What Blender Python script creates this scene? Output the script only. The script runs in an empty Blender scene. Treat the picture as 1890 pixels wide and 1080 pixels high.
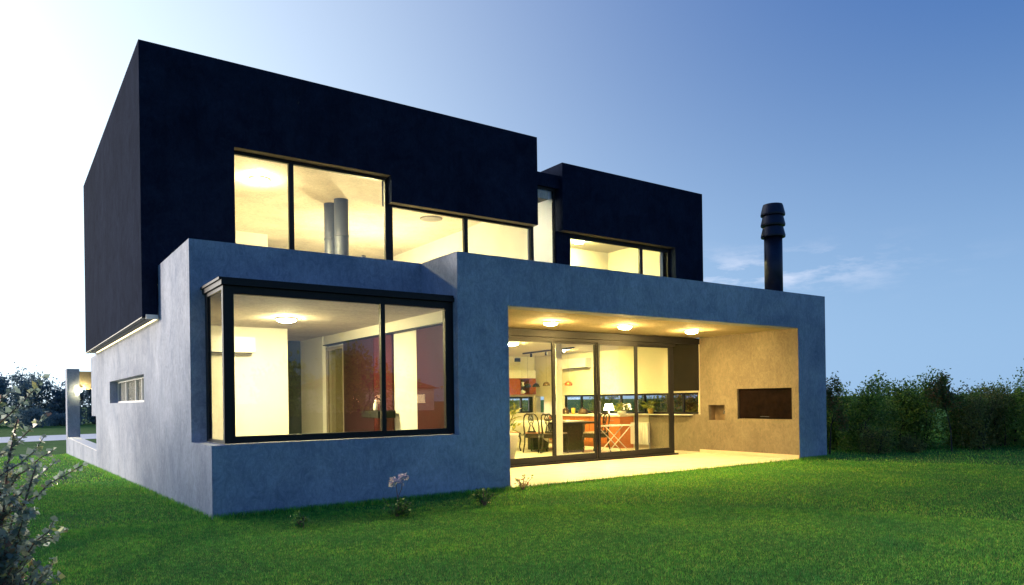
import bpy, math, random
import numpy as np
from mathutils import Vector, Matrix
R = math.radians
sc = bpy.context.scene
COL = sc.collection

# ------------------------------------------------------------------ camera
cam_d = bpy.data.cameras.new("camera")
cam_d.sensor_width = 36.0
cam_d.lens = 25.54
cam_d.shift_y = 0.1048
cam_d.clip_start = 0.05
cam_d.clip_end = 4000
cam = bpy.data.objects.new("camera", cam_d)
COL.objects.link(cam)
cam.location = (-1.834, -8.198, 1.239)
YAW, ROLL = 0.613, -0.014
f_ = Vector((math.sin(YAW), math.cos(YAW), 0))
r_ = Vector((math.cos(YAW), -math.sin(YAW), 0))
u_ = Vector((0, 0, 1))
c_, s_ = math.cos(ROLL), math.sin(ROLL)
rr, uu = c_ * r_ + s_ * u_, -s_ * r_ + c_ * u_
cam.matrix_world = Matrix(((rr.x, uu.x, -f_.x, -1.834), (rr.y, uu.y, -f_.y, -8.198), (rr.z, uu.z, -f_.z, 1.239), (0, 0, 0, 1)))
sc.camera = cam

# ------------------------------------------------------------------ sky, sun, exposure
SUN_AZ, SUN_EL = -48.0, 8.0        # degrees from +Y towards -X, elevation
w = bpy.data.worlds.new("World")
sc.world = w
w.use_nodes = True
nt = w.node_tree
nt.nodes.clear()
N = nt.nodes.new
L = nt.links.new
wo = N("ShaderNodeOutputWorld"); bg = N("ShaderNodeBackground")
tc = N("ShaderNodeTexCoord")
nrm = N("ShaderNodeVectorMath"); nrm.operation = 'NORMALIZE'; L(tc.outputs['Generated'], nrm.inputs[0])
def wm(op, a, b=None, nt=nt):
    n = nt.nodes.new("ShaderNodeMath"); n.operation = op
    for i, v in enumerate((a, b)):
        if v is None: continue
        if isinstance(v, (int, float)): n.inputs[i].default_value = v
        else: nt.links.new(v, n.inputs[i])
    return n.outputs[0]
def wscale(col, fac):
    n = N("ShaderNodeVectorMath"); n.operation = 'SCALE'
    if isinstance(col, tuple): n.inputs[0].default_value = col
    else: L(col, n.inputs[0])
    if isinstance(fac, (int, float)): n.inputs['Scale'].default_value = fac
    else: L(fac, n.inputs['Scale'])
    return n.outputs[0]
def wadd(a, b):
    n = N("ShaderNodeVectorMath"); n.operation = 'ADD'
    for i, v in enumerate((a, b)):
        if isinstance(v, tuple): n.inputs[i].default_value = v
        else: L(v, n.inputs[i])
    return n.outputs[0]
def wdot(az, el):
    n = N("ShaderNodeVectorMath"); n.operation = 'DOT_PRODUCT'; L(nrm.outputs[0], n.inputs[0])
    n.inputs[1].default_value = (math.sin(R(az)) * math.cos(R(el)), math.cos(R(az)) * math.cos(R(el)), math.sin(R(el)))
    return n.outputs['Value']
def wglow(az, el, k):
    return wm('EXPONENT', wm('MULTIPLY', wm('SUBTRACT', 1.0, wdot(az, el)), -k))
sep = N("ShaderNodeSeparateXYZ"); L(nrm.outputs[0], sep.inputs[0])
elz = wm('MAXIMUM', sep.outputs['Z'], 0.0)
hz = wm('EXPONENT', wm('MULTIPLY', wm('POWER', wm('DIVIDE', elz, 0.33), 2.0), -1.0))
base = wadd((0.0, 0.095, 0.40), wscale((0.30, 0.41, 0.39), hz))
base = wadd(base, wscale((0.95, 1.03, 0.92), wglow(-8, 15, 5.0)))
base = wadd(base, wscale((6.5, 6.2, 5.6), wglow(-32, 10, 22.0)))
# wispy clouds low over the garden on the right
mp = N("ShaderNodeMapping"); mp.inputs['Scale'].default_value = (9, 9, 34); mp.inputs['Rotation'].default_value = (0.10, 0.06, 0)
L(nrm.outputs[0], mp.inputs[0])
nz = N("ShaderNodeTexNoise"); nz.inputs['Scale'].default_value = 1.3; nz.inputs['Detail'].default_value = 7; nz.inputs['Roughness'].default_value = 0.62
L(mp.outputs[0], nz.inputs['Vector'])
rmp = N("ShaderNodeMapRange"); rmp.inputs['From Min'].default_value = 0.50; rmp.inputs['From Max'].default_value = 0.68
L(nz.outputs['Fac'], rmp.inputs['Value'])
band = wm('EXPONENT', wm('MULTIPLY', wm('POWER', wm('DIVIDE', wm('SUBTRACT', sep.outputs['Z'], 0.158), 0.026), 2.0), -1.0))
cmask = wm('MULTIPLY', wm('MULTIPLY', rmp.outputs[0], band), wglow(54, 9, 90.0))
base = wadd(base, wscale((0.36, 0.27, 0.20), cmask))
sky = N("ShaderNodeTexSky"); sky.sky_type = 'NISHITA'; sky.sun_disc = False
sky.sun_elevation = R(SUN_EL); sky.sun_rotation = R(SUN_AZ)
base = wadd(base, wscale(sky.outputs[0], 0.003))
L(base, bg.inputs['Color'])
bg.inputs['Strength'].default_value = 1.0
L(bg.outputs[0], wo.inputs[0])

sun_d = bpy.data.lights.new("sun", 'SUN'); sun_d.energy = 4.9; sun_d.angle = R(12); sun_d.color = (1.0, 0.86, 0.70)
sun = bpy.data.objects.new("sun", sun_d); COL.objects.link(sun)
sd = Vector((math.sin(R(SUN_AZ)) * math.cos(R(SUN_EL)), math.cos(R(SUN_AZ)) * math.cos(R(SUN_EL)), math.sin(R(SUN_EL))))
sun.rotation_euler = sd.to_track_quat('Z', 'Y').to_euler()
sun.location = sd * 60

sc.view_settings.view_transform = 'Standard'
sc.view_settings.look = 'None'
sc.view_settings.exposure = 0.0
sc.view_settings.gamma = 1.0
sc.cycles.use_denoising = True
sc.cycles.max_bounces = 10
sc.cycles.transparent_max_bounces = 24
sc.cycles.sample_clamp_indirect = 6

# ------------------------------------------------------------------ material helpers
def mat_new(name):
    m = bpy.data.materials.new(name); m.use_nodes = True
    t = m.node_tree
    return m, t, t.nodes['Principled BSDF']
def nd(t, typ, **kw):
    n = t.nodes.new(typ)
    for k, v in kw.items():
        if k in n.inputs: n.inputs[k].default_value = v
        else: setattr(n, k, v)
    return n
def ramp(t, fac, stops):
    r = t.nodes.new("ShaderNodeValToRGB")
    e = r.color_ramp.elements
    while len(e) < len(stops): e.new(0.5)
    for i, (p, c) in enumerate(stops):
        e[i].position = p; e[i].color = (c[0], c[1], c[2], 1)
    t.links.new(fac, r.inputs[0])
    return r.outputs[0]
def coords(t, scale=(1, 1, 1), rot=(0, 0, 0)):
    g = t.nodes.new("ShaderNodeNewGeometry")
    m = t.nodes.new("ShaderNodeMapping"); m.inputs['Scale'].default_value = scale; m.inputs['Rotation'].default_value = rot
    t.links.new(g.outputs['Position'], m.inputs[0])
    return m.outputs[0]
def noise(t, vec, scale, detail=4, rough=0.55, dist=0.0):
    n = nd(t, "ShaderNodeTexNoise", Scale=scale, Detail=detail, Roughness=rough, Distortion=dist)
    t.links.new(vec, n.inputs['Vector'])
    return n.outputs['Fac']
def mul(t, a, b):
    n = t.nodes.new("ShaderNodeMix"); n.data_type = 'RGBA'; n.blend_type = 'MULTIPLY'; n.inputs[0].default_value = 1.0
    t.links.new(a, n.inputs[6]); t.links.new(b, n.inputs[7])
    return n.outputs[2]
def bump(t, p, h, strength, dist=0.01):
    b = t.nodes.new("ShaderNodeBump"); b.inputs['Strength'].default_value = strength; b.inputs['Distance'].default_value = dist
    t.links.new(h, b.inputs['Height']); t.links.new(b.outputs[0], p.inputs['Normal'])

def render_mat(name, lo, hi, streak=0.25, rough=0.8, blotch=1.3, bstr=0.35, spec=0.2):
    """Trowelled cement render: cloudy mottling, trowel swirls, faint rain streaks, fine grain."""
    m, t, p = mat_new(name)
    v = coords(t)
    a = noise(t, v, blotch, 6, 0.62, 0.8)
    mid = tuple((x + y) / 2 for x, y in zip(lo, hi))
    c = ramp(t, a, [(0.28, lo), (0.5, mid), (0.74, hi)])
    tr = noise(t, coords(t, (5.5, 5.5, 3.2), (0.3, 0.2, 0.5)), 1.6, 5, 0.7, 2.4)
    c = mul(t, c, ramp(t, tr, [(0.28, (0.74, 0.75, 0.76)), (0.72, (1.22, 1.21, 1.20))]))
    bl = noise(t, coords(t, (0.55, 0.55, 0.45)), 1.0, 3, 0.5, 0.6)
    c = mul(t, c, ramp(t, bl, [(0.3, (0.84, 0.84, 0.85)), (0.7, (1.14, 1.13, 1.11))]))
    st = noise(t, coords(t, (5, 5, 0.5)), 1.0, 5, 0.65, 1.2)
    k = 1 - streak
    c = mul(t, c, ramp(t, st, [(0.30, (k, k, k)), (0.5, (1, 1, 1))]))
    t.links.new(c, p.inputs['Base Color'])
    p.inputs['Roughness'].default_value = rough; p.inputs['Specular IOR Level'].default_value = spec
    fine = noise(t, v, 60, 5, 0.7)
    sw = noise(t, coords(t, (14, 14, 10), (0.2, 0.5, 0.3)), 1.5, 6, 0.7, 3.0)
    c = mul(t, c, ramp(t, sw, [(0.3, (0.84, 0.845, 0.85)), (0.7, (1.15, 1.15, 1.14))]))
    t.links.new(c, p.inputs['Base Color'])
    h = wm('ADD', wm('MULTIPLY', tr, 1.2, t), wm('MULTIPLY', fine, 0.5, t), t)
    bump(t, p, h, bstr, 0.006)
    return m
def plain(name, col, rough=0.6, metal=0.0, var=0.08, scale=6.0, spec=None):
    m, t, p = mat_new(name)
    a = noise(t, coords(t), scale, 4, 0.6)
    lo = tuple(max(0, x * (1 - var)) for x in col); hi = tuple(min(1, x * (1 + var)) for x in col)
    t.links.new(ramp(t, a, [(0.3, lo), (0.7, hi)]), p.inputs['Base Color'])
    p.inputs['Roughness'].default_value = rough; p.inputs['Metallic'].default_value = metal
    if spec is not None: p.inputs['Specular IOR Level'].default_value = spec
    return m
def emit(name, col, strength):
    m = bpy.data.materials.new(name); m.use_nodes = True
    t = m.node_tree; t.nodes.clear()
    e = nd(t, "ShaderNodeEmission", Strength=strength); e.inputs['Color'].default_value = (*col, 1)
    o = t.nodes.new("ShaderNodeOutputMaterial"); t.links.new(e.outputs[0], o.inputs[0])
    return m
def glass_mat(name, tint=(0.97, 0.98, 0.98), refl=1.0):
    m = bpy.data.materials.new(name); m.use_nodes = True
    t = m.node_tree; t.nodes.clear()
    tr = t.nodes.new("ShaderNodeBsdfTransparent"); tr.inputs[0].default_value = (*tint, 1)
    gl = nd(t, "ShaderNodeBsdfGlossy", Roughness=0.0)
    lw = nd(t, "ShaderNodeLayerWeight", Blend=0.5)
    fac = wm('ADD', wm('MULTIPLY', wm('POWER', lw.outputs['Facing'], 5.0, t), 0.85 * refl, t), 0.055 * refl, t)
    mx = t.nodes.new("ShaderNodeMixShader")
    t.links.new(fac, mx.inputs[0]); t.links.new(tr.outputs[0], mx.inputs[1]); t.links.new(gl.outputs[0], mx.inputs[2])
    o = t.nodes.new("ShaderNodeOutputMaterial"); t.links.new(mx.outputs[0], o.inputs[0])
    return m
def leaf_mat(name, stops, rough=0.5, trans=0.3, spec=0.4):
    m, t, p = mat_new(name)
    g = t.nodes.new("ShaderNodeNewGeometry")
    c = ramp(t, g.outputs['Random Per Island'], stops)
    v = noise(t, coords(t), 2.2, 3)
    c = mul(t, c, ramp(t, v, [(0.3, (0.72, 0.74, 0.74)), (0.7, (1.22, 1.2, 1.12))]))
    t.links.new(c, p.inputs['Base Color']); p.inputs['Roughness'].default_value = rough
    p.inputs['Specular IOR Level'].default_value = spec
    tl = t.nodes.new("ShaderNodeBsdfTranslucent"); t.links.new(c, tl.inputs[0])
    mx = t.nodes.new("ShaderNodeMixShader"); mx.inputs[0].default_value = trans
    t.links.new(p.outputs[0], mx.inputs[1]); t.links.new(tl.outputs[0], mx.inputs[2])
    t.links.new(mx.outputs[0], t.nodes['Material Output'].inputs[0])
    return m
def wood_mat(name, lo, hi, rough=0.45, axis_scale=(6, 6, 0.7), spec=0.5):
    m, t, p = mat_new(name)
    a = noise(t, coords(t, axis_scale), 3.0, 6, 0.65, 1.5)
    t.links.new(ramp(t, a, [(0.3, lo), (0.7, hi)]), p.inputs['Base Color'])
    p.inputs['Roughness'].default_value = rough; p.inputs['Specular IOR Level'].default_value = spec
    return m
def blind_mat(name, col, tr=0.5):
    m, t, p = mat_new(name)
    p.inputs['Base Color'].default_value = (*col, 1); p.inputs['Roughness'].default_value = 0.9
    wv = nd(t, "ShaderNodeTexWave", Scale=160.0, Distortion=0.5)
    t.links.new(coords(t), wv.inputs['Vector']); bump(t, p, wv.outputs['Fac'], 0.1, 0.001)
    tl = t.nodes.new("ShaderNodeBsdfTranslucent"); tl.inputs[0].default_value = (*col, 1)
    mx = t.nodes.new("ShaderNodeMixShader"); mx.inputs[0].default_value = tr
    t.links.new(p.outputs[0], mx.inputs[1]); t.links.new(tl.outputs[0], mx.inputs[2])
    t.links.new(mx.outputs[0], t.nodes['Material Output'].inputs[0])
    return m

M = {}
M['concrete'] = render_mat('blue_grey_render', (0.235, 0.275, 0.375), (0.42, 0.45, 0.545), 0.10)
M['dark'] = render_mat('near_black_render', (0.008, 0.012, 0.027), (0.016, 0.023, 0.048), 0.14, 1.0, 2.2, 0.3, 0.02)
M['porch'] = render_mat('lamp_tinted_render', (0.135, 0.112, 0.080), (0.20, 0.166, 0.118), 0.10, 0.8, 1.1, 0.3)  # same concrete as outside, with the warm lamp light put into its colour
M['porch_ceiling'] = render_mat('lamp_lit_ceiling_render', (0.40, 0.33, 0.20), (0.50, 0.41, 0.25), 0.0, 0.85, 0.7, 0.15)  # paler warm tone paints in lamp light bounced onto the porch ceiling
M['white'] = plain('white_plaster', (0.74, 0.71, 0.62), 0.85, var=0.04, scale=1.5)
M['cream'] = plain('cream_plaster', (0.72, 0.66, 0.50), 0.85, var=0.05, scale=1.2)
M['slab'] = render_mat('bare_concrete_ceiling', (0.42, 0.37, 0.30), (0.62, 0.55, 0.45), 0.0, 0.85, 1.0, 0.25)
M['frame'] = plain('black_aluminium', (0.010, 0.010, 0.012), 0.45, 0.0, var=0.2, scale=20, spec=0.22)
M['metal_dark'] = plain('dark_painted_steel', (0.012, 0.015, 0.035), 0.45, 0.4, var=0.25, scale=9)
M['steel'] = plain('galvanised_steel', (0.30, 0.33, 0.40), 0.35, 0.8, var=0.15, scale=9)
M['pipe'] = plain('blue_grey_enamel', (0.013, 0.018, 0.034), 0.6, 0.0, var=0.1, scale=9)
M['white_metal'] = plain('white_enamel', (0.80, 0.78, 0.72), 0.4, var=0.03)
M['glass'] = glass_mat('window_glass')
M['glass_smoke'] = glass_mat('smoked_glass', (0.80, 0.78, 0.72), 1.0)
M['red'] = wood_mat('dark_red_lacquer', (0.040, 0.008, 0.009), (0.060, 0.011, 0.012), 0.55, (1, 1, 0.3), 0.06)
M['dark_panel'] = wood_mat('wine_dark_lacquer', (0.024, 0.009, 0.013), (0.034, 0.012, 0.017), 0.4, (1, 1, 0.3), 0.1)
M['wood'] = wood_mat('orange_wood', (0.40, 0.105, 0.022), (0.55, 0.17, 0.035), 0.4, (1.2, 1.2, 7))
M['dark_wood'] = wood_mat('ebony_wood', (0.014, 0.009, 0.006), (0.035, 0.02, 0.012), 0.35)
M['shelf_red'] = wood_mat('brick_red_wood', (0.20, 0.035, 0.010), (0.27, 0.055, 0.016), 0.45)
M['black_panel'] = plain('black_board', (0.008, 0.006, 0.005), 0.6, var=0.3, scale=3, spec=0.1)
M['niche'] = plain('sooty_steel', (0.0060, 0.0034, 0.0030), 0.8, var=0.7, scale=7, spec=0.03)
M['cloth'] = plain('white_linen', (0.80, 0.76, 0.64), 0.9, var=0.03)
M['cushion'] = plain('patterned_cushion', (0.45, 0.36, 0.26), 0.9, var=0.7, scale=45)
M['pink_cushion'] = plain('rose_cushion', (0.55, 0.28, 0.18), 0.9, var=0.2, scale=45)
M['ceramic'] = plain('white_ceramic', (0.80, 0.76, 0.66), 0.3, var=0.03)
M['yellow'] = plain('ochre_ceramic', (0.62, 0.38, 0.05), 0.4, var=0.1)
M['copper'] = plain('brown_pan_metal', (0.16, 0.10, 0.065), 0.3, 0.7, var=0.3, scale=12)
M['terracotta'] = plain('terracotta_copper', (0.45, 0.10, 0.03), 0.3, 0.5, var=0.1)
M['blind'] = blind_mat('white_blind_cloth', (0.80, 0.80, 0.76), 0.5)
M['lamp'] = emit('lamp_diffuser', (1.0, 0.74, 0.40), 95.0)
M['lamp_bay'] = emit('bay_lamp_diffuser', (1.0, 0.85, 0.42), 1300.0)
M['lamp_porch'] = emit('porch_lamp_diffuser', (1.0, 0.68, 0.23), 1500.0)
M['lamp_upper'] = emit('upper_lamp_diffuser', (1.0, 0.86, 0.45), 3000.0)
M['lamp_kitchen'] = emit('kitchen_lamp_diffuser', (1.0, 0.83, 0.27), 1100.0)
M['fill_globe'] = emit('fill_lamp_glow', (1.0, 0.86, 0.45), 560.0)
M['lamp_stair'] = emit('stair_lamp_diffuser', (1.0, 0.90, 0.60), 850.0)
M['lamp_box'] = emit('box_room_lamp_diffuser', (1.0, 0.87, 0.34), 1550.0)
M['lamp_small'] = emit('small_lamp_glow', (1.0, 0.80, 0.45), 30.0)
M['neighbour_lit'] = emit('lit_window_glow', (1.0, 0.78, 0.42), 5.0)
M['led'] = emit('led_strip_glow', (1.0, 0.80, 0.40), 5.0)

# tiles of the porch and kitchen
m, t, p = mat_new('polished_cream_tile')
br = nd(t, "ShaderNodeTexBrick", Scale=1.0); br.offset = 0.0
br.inputs['Mortar Size'].default_value = 0.004; br.inputs['Brick Width'].default_value = 0.6; br.inputs['Row Height'].default_value = 0.6
br.inputs['Color1'].default_value = (0.74, 0.68, 0.52, 1); br.inputs['Color2'].default_value = (0.78, 0.72, 0.56, 1); br.inputs['Mortar'].default_value = (0.36, 0.29, 0.2, 1)
t.links.new(coords(t), br.inputs['Vector'])
vn = noise(t, coords(t, (1.0, 3.5, 1)), 1.6, 7, 0.7, 1.6)
t.links.new(mul(t, br.outputs['Color'], ramp(t, vn, [(0.3, (0.82, 0.78, 0.72)), (0.65, (1.12, 1.12, 1.12))])), p.inputs['Base Color'])
p.inputs['Roughness'].default_value = 0.28
M['tile'] = m

# ------------------------------------------------------------------ mesh helpers
class MB:
    def __init__(s): s.v = []; s.f = []
    def box(s, x0, y0, z0, x1, y1, z1):
        b = len(s.v)
        s.v += [(x0, y0, z0), (x1, y0, z0), (x1, y1, z0), (x0, y1, z0), (x0, y0, z1), (x1, y0, z1), (x1, y1, z1), (x0, y1, z1)]
        s.f += [tuple(b + i for i in q) for q in ((0, 3, 2, 1), (4, 5, 6, 7), (0, 1, 5, 4), (1, 2, 6, 5), (2, 3, 7, 6), (3, 0, 4, 7))]
        return s
    def tube(s, pts, rad, n=8, caps=True):
        pts = [Vector(q) for q in pts]
        if isinstance(rad, (int, float)): rad = [rad] * len(pts)
        rings = []
        ref = None
        for i, q in enumerate(pts):
            d = (pts[min(i + 1, len(pts) - 1)] - pts[max(i - 1, 0)])
            d = d.normalized() if d.length > 1e-9 else Vector((0, 0, 1))
            if ref is None:
                ref = d.orthogonal().normalized()
            a = (ref - d * ref.dot(d))
            a = a.normalized() if a.length > 1e-6 else d.orthogonal().normalized()
            ref = a
            bb = d.cross(a)
            b0 = len(s.v)
            for k in range(n):
                an = 2 * math.pi * k / n
                s.v.append(tuple(q + (a * math.cos(an) + bb * math.sin(an)) * rad[i]))
            rings.append(b0)
        for i in range(len(rings) - 1):
            for k in range(n):
                s.f.append((rings[i] + k, rings[i] + (k + 1) % n, rings[i + 1] + (k + 1) % n, rings[i + 1] + k))
        if caps:
            s.f.append(tuple(rings[0] + k for k in reversed(range(n))))
            s.f.append(tuple(rings[-1] + k for k in range(n)))
        return s
    def lathe(s, prof, c=(0, 0, 0), n=24):
        b0 = len(s.v)
        for (r, z) in prof:
            for k in range(n):
                an = 2 * math.pi * k / n
                s.v.append((c[0] + r * math.cos(an), c[1] + r * math.sin(an), c[2] + z))
        for i in range(len(prof) - 1):
            for k in range(n):
                a = b0 + i * n + k; b = b0 + i * n + (k + 1) % n
                s.f.append((a, b, b + n, a + n))
        if prof[0][0] > 1e-4: s.f.append(tuple(b0 + k for k in reversed(range(n))))
        if prof[-1][0] > 1e-4: s.f.append(tuple(b0 + (len(prof) - 1) * n + k for k in range(n)))
        return s
    def wall(s, ax, a0, a1, t0, t1, z0, z1, holes):
        """Wall along axis ax ('X' or 'Y') from a0 to a1, thickness t0..t1, with rectangular holes (a, b, za, zb)."""
        zs = sorted({z0, z1, *[min(max(h[2], z0), z1) for h in holes], *[min(max(h[3], z0), z1) for h in holes]})
        for zi in range(len(zs) - 1):
            za, zb = zs[zi], zs[zi + 1]
            cuts = sorted((max(h[0], a0), min(h[1], a1)) for h in holes if h[2] <= za + 1e-6 and h[3] >= zb - 1e-6)
            x = a0
            for ca, cb in cuts + [(a1, a1)]:
                if ca - x > 1e-6:
                    if ax == 'X': s.box(x, t0, za, ca, t1, zb)
                    else: s.box(t0, x, za, t1, ca, zb)
                x = max(x, cb)
        return s
    def build(s, name, mat, parent=None, smooth=False):
        me = bpy.data.meshes.new(name)
        me.from_pydata(s.v, [], s.f); me.update()
        me.materials.append(mat)
        if smooth:
            for q in me.polygons: q.use_smooth = True
        o = bpy.data.objects.new(name, me); COL.objects.link(o)
        if parent is not None: o.parent = parent
        return o
def mesh_np(name, V, F, mat, parent=None):
    me = bpy.data.meshes.new(name)
    V = np.asarray(V, dtype=np.float32); F = np.asarray(F, dtype=np.int32)
    me.vertices.add(len(V)); me.vertices.foreach_set('co', V.ravel())
    k = F.shape[1]
    me.loops.add(F.size); me.loops.foreach_set('vertex_index', F.ravel())
    me.polygons.add(len(F))
    me.polygons.foreach_set('loop_start', np.arange(0, F.size, k, dtype=np.int32))
    me.update(calc_edges=True); me.validate()
    me.materials.append(mat)
    o = bpy.data.objects.new(name, me); COL.objects.link(o)
    if parent is not None: o.parent = parent
    return o
def tag(o, label, cat, group=None, kind=None):
    if label: o['label'] = label
    if cat: o['category'] = cat
    if group: o['group'] = group
    if kind: o['kind'] = kind
    return o
def thing(name, label, cat, loc=(0, 0, 0), rz=0.0, group=None):
    o = bpy.data.objects.new(name, None); COL.objects.link(o)
    o.empty_display_size = 0.1
    o.location = loc; o.rotation_euler = (0, 0, rz)
    return tag(o, label, cat, group)
def dup(o, loc, rz=None, label=None, parent=None):
    c = o.copy(); COL.objects.link(c)
    if parent is not None: c.parent = parent
    else:
        c.location = loc
        if rz is not None: c.rotation_euler = (0, 0, rz)
        if label: c['label'] = label
    for ch in list(o.children): dup(ch, None, parent=c)
    return c

# ------------------------------------------------------------------ ground
def gz(x, y):
    y = np.asarray(y, dtype=float)
    return -0.021 * np.clip(y, 0, 30)
gx = np.unique(np.concatenate([np.linspace(-40, 60, 101), np.array([-1500, -800, -400, -200, -100, -60, 80, 120, 200, 400, 800, 1500])]))
gy = np.unique(np.concatenate([np.linspace(-40, 90, 131), np.array([-1500, -800, -400, -200, -100, -60, 110, 150, 200, 400, 800, 1800])]))
GX, GY = np.meshgrid(gx, gy)
V = np.stack([GX.ravel(), GY.ravel(), gz(GX, GY).ravel()], 1)
nx, ny = len(gx), len(gy)
ii = np.arange((ny - 1) * (nx - 1)); rw = ii // (nx - 1); cl = ii % (nx - 1)
a = rw * nx + cl
F = np.stack([a, a + 1, a + nx + 1, a + nx], 1)
m, t, p = mat_new('lawn_soil')
g1 = noise(t, coords(t), 0.7, 5, 0.6); g2 = noise(t, coords(t), 26, 5, 0.7)
c = ramp(t, g1, [(0.3, (0.045, 0.15, 0.03)), (0.7, (0.09, 0.22, 0.04))])
c = mul(t, c, ramp(t, g2, [(0.3, (0.5, 0.55, 0.5)), (0.7, (1.3, 1.25, 1.2))]))
t.links.new(c, p.inputs['Base Color']); p.inputs['Roughness'].default_value = 1.0; p.inputs['Specular IOR Level'].default_value = 0.1
bump(t, p, g2, 0.8, 0.03)
tag(mesh_np('lawn_ground', V, F, m), 'mown green lawn sloping gently past the house to the far trees', 'lawn', kind='structure')

# grass blades, denser near the viewer's terrace than far off
rng = np.random.default_rng(5)
def blades(n, r0, r1, h, wd, a0=-0.55, a1=1.75):
    rad = np.sqrt(rng.uniform(r0 * r0, r1 * r1, n)); an = rng.uniform(a0, a1, n)
    x = -1.83 + rad * np.sin(an); y = -8.2 + rad * np.cos(an)
    inside = (x > -0.01) & (x < 11.56) & (y > -0.005) & (y < 12)
    inside |= (x > -0.01) & (x < 0.45) & (y >= 12) & (y < 22)
    keep = ~inside
    x, y = x[keep], y[keep]; n = len(x)
    patch = 0.5 + 0.5 * np.sin(x * 1.7 + 1.3 * np.sin(y * 1.1)) * np.sin(y * 1.9 + np.sin(x * 0.9))
    tuft = 0.5 + 0.5 * np.sin(x * 23 + 2 * np.sin(y * 17)) * np.sin(y * 26 + 2 * np.sin(x * 19))
    hh = h * rng.uniform(0.5, 1.3, n) * (0.7 + 0.3 * patch + 0.6 * tuft * rng.uniform(0.4, 1, n))
    th = rng.uniform(0, 2 * np.pi, n); lean = rng.uniform(0.1, 0.75, n) * hh
    ph = rng.uniform(0, 2 * np.pi, n)
    ww = wd * rng.uniform(0.7, 1.3, n)
    z = gz(x, y) - 0.004
    b0 = np.stack([x - ww * np.cos(th), y - ww * np.sin(th), z], 1)
    b1 = np.stack([x + ww * np.cos(th), y + ww * np.sin(th), z], 1)
    tp = np.stack([x + lean * np.cos(ph), y + lean * np.sin(ph), z + hh], 1)
    return np.stack([b0, b1, tp], 1).reshape(-1, 3)
V = np.concatenate([blades(720000, 2.6, 8.5, 0.021, 0.0024), blades(480000, 8.0, 15, 0.025, 0.0042), blades(220000, 14, 30, 0.035, 0.009)])
# longer unmown fringe along the foot of the walls
def fringe(n, x0, y0, x1, y1, off):
    s = rng.uniform(0, 1, n); o = np.abs(rng.normal(0, off, n)) + 0.006
    dx, dy = x1 - x0, y1 - y0; l = math.hypot(dx, dy)
    x = x0 + dx * s + dy / l * o; y = y0 + dy * s - dx / l * o
    hh = rng.uniform(0.03, 0.09, n); th = rng.uniform(0, 2 * np.pi, n); ph = rng.uniform(0, 2 * np.pi, n); ww = rng.uniform(0.003, 0.006, n)
    z = gz(x, y) - 0.004; ln = hh * rng.uniform(0.1, 0.7, n)
    return np.stack([np.stack([x - ww * np.cos(th), y - ww * np.sin(th), z], 1), np.stack([x + ww * np.cos(th), y + ww * np.sin(th), z], 1), np.stack([x + ln * np.cos(ph), y + ln * np.sin(ph), z + hh], 1)], 1).reshape(-1, 3)
V = np.concatenate([V, fringe(5200, 0, 0, 3.89, 0, 0.05), fringe(3000, 10.64, 0, 11.6, 0, 0.06), fringe(2200, 3.89, 0, 10.64, 0, 0.03), fringe(6500, 0, 21, 0, 0, 0.05)])
F = np.arange(len(V)).reshape(-1, 3)
m, t, p = mat_new('grass_blade')
g = t.nodes.new("ShaderNodeNewGeometry")
c = ramp(t, g.outputs['Random Per Island'], [(0.0, (0.07, 0.30, 0.05)), (0.45, (0.14, 0.47, 0.07)), (0.8, (0.27, 0.56, 0.085)), (0.97, (0.48, 0.54, 0.13))])
hf = noise(t, coords(t), 15.0, 4, 0.65)
c = mul(t, c, ramp(t, hf, [(0.34, (0.50, 0.58, 0.62)), (0.62, (1.48, 1.42, 1.3))]))
pn = noise(t, coords(t), 0.9, 6, 0.7)
c = mul(t, c, ramp(t, pn, [(0.34, (0.58, 0.74, 0.95)), (0.66, (1.45, 1.2, 0.9))]))
t.links.new(c, p.inputs['Base Color']); p.inputs['Roughness'].default_value = 0.6; p.inputs['Specular IOR Level'].default_value = 0.25
tl = t.nodes.new("ShaderNodeBsdfTranslucent"); t.links.new(c, tl.inputs[0])
mx = t.nodes.new("ShaderNodeMixShader"); mx.inputs[0].default_value = 0.35
t.links.new(p.outputs[0], mx.inputs[1]); t.links.new(tl.outputs[0], mx.inputs[2]); t.links.new(mx.outputs[0], t.nodes['Material Output'].inputs[0])
tag(mesh_np('lawn_grass', V, F, m), 'short mown grass covering the lawn around the house', 'grass', kind='stuff')

# pale path across the far lawn
m, t, p = mat_new('pale_gravel')
t.links.new(ramp(t, noise(t, coords(t), 9.0, 5, 0.7), [(0.3, (0.78, 0.77, 0.74)), (0.7, (0.90, 0.89, 0.87))]), p.inputs['Base Color']); p.inputs['Roughness'].default_value = 0.9
mb = MB()
for k in range(61):
    x = -45 + k * 1.5; yc = 42.6 + 1.2 * math.sin(x * 0.09)
    mb.v += [(x, yc - 4.2 + 0.25 * math.sin(x * 0.8), -0.624), (x, yc + 4.2 + 0.25 * math.sin(x * 0.7 + 1), -0.624)]
    if k: mb.f.append((2 * k - 2, 2 * k, 2 * k + 1, 2 * k - 1))
tag(mb.build('path', m), 'pale gravel path crossing the far lawn', 'path', kind='structure')

# ------------------------------------------------------------------ the house
house = thing('modern_house', 'two-storey modern house of blue-grey render below near-black boxes, lit from within', 'house')
def part(mb, name, mat, parent=house, smooth=False, label=None):
    o = mb.build(name, mat, parent, smooth)
    if label: o['label'] = label
    return o

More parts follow.
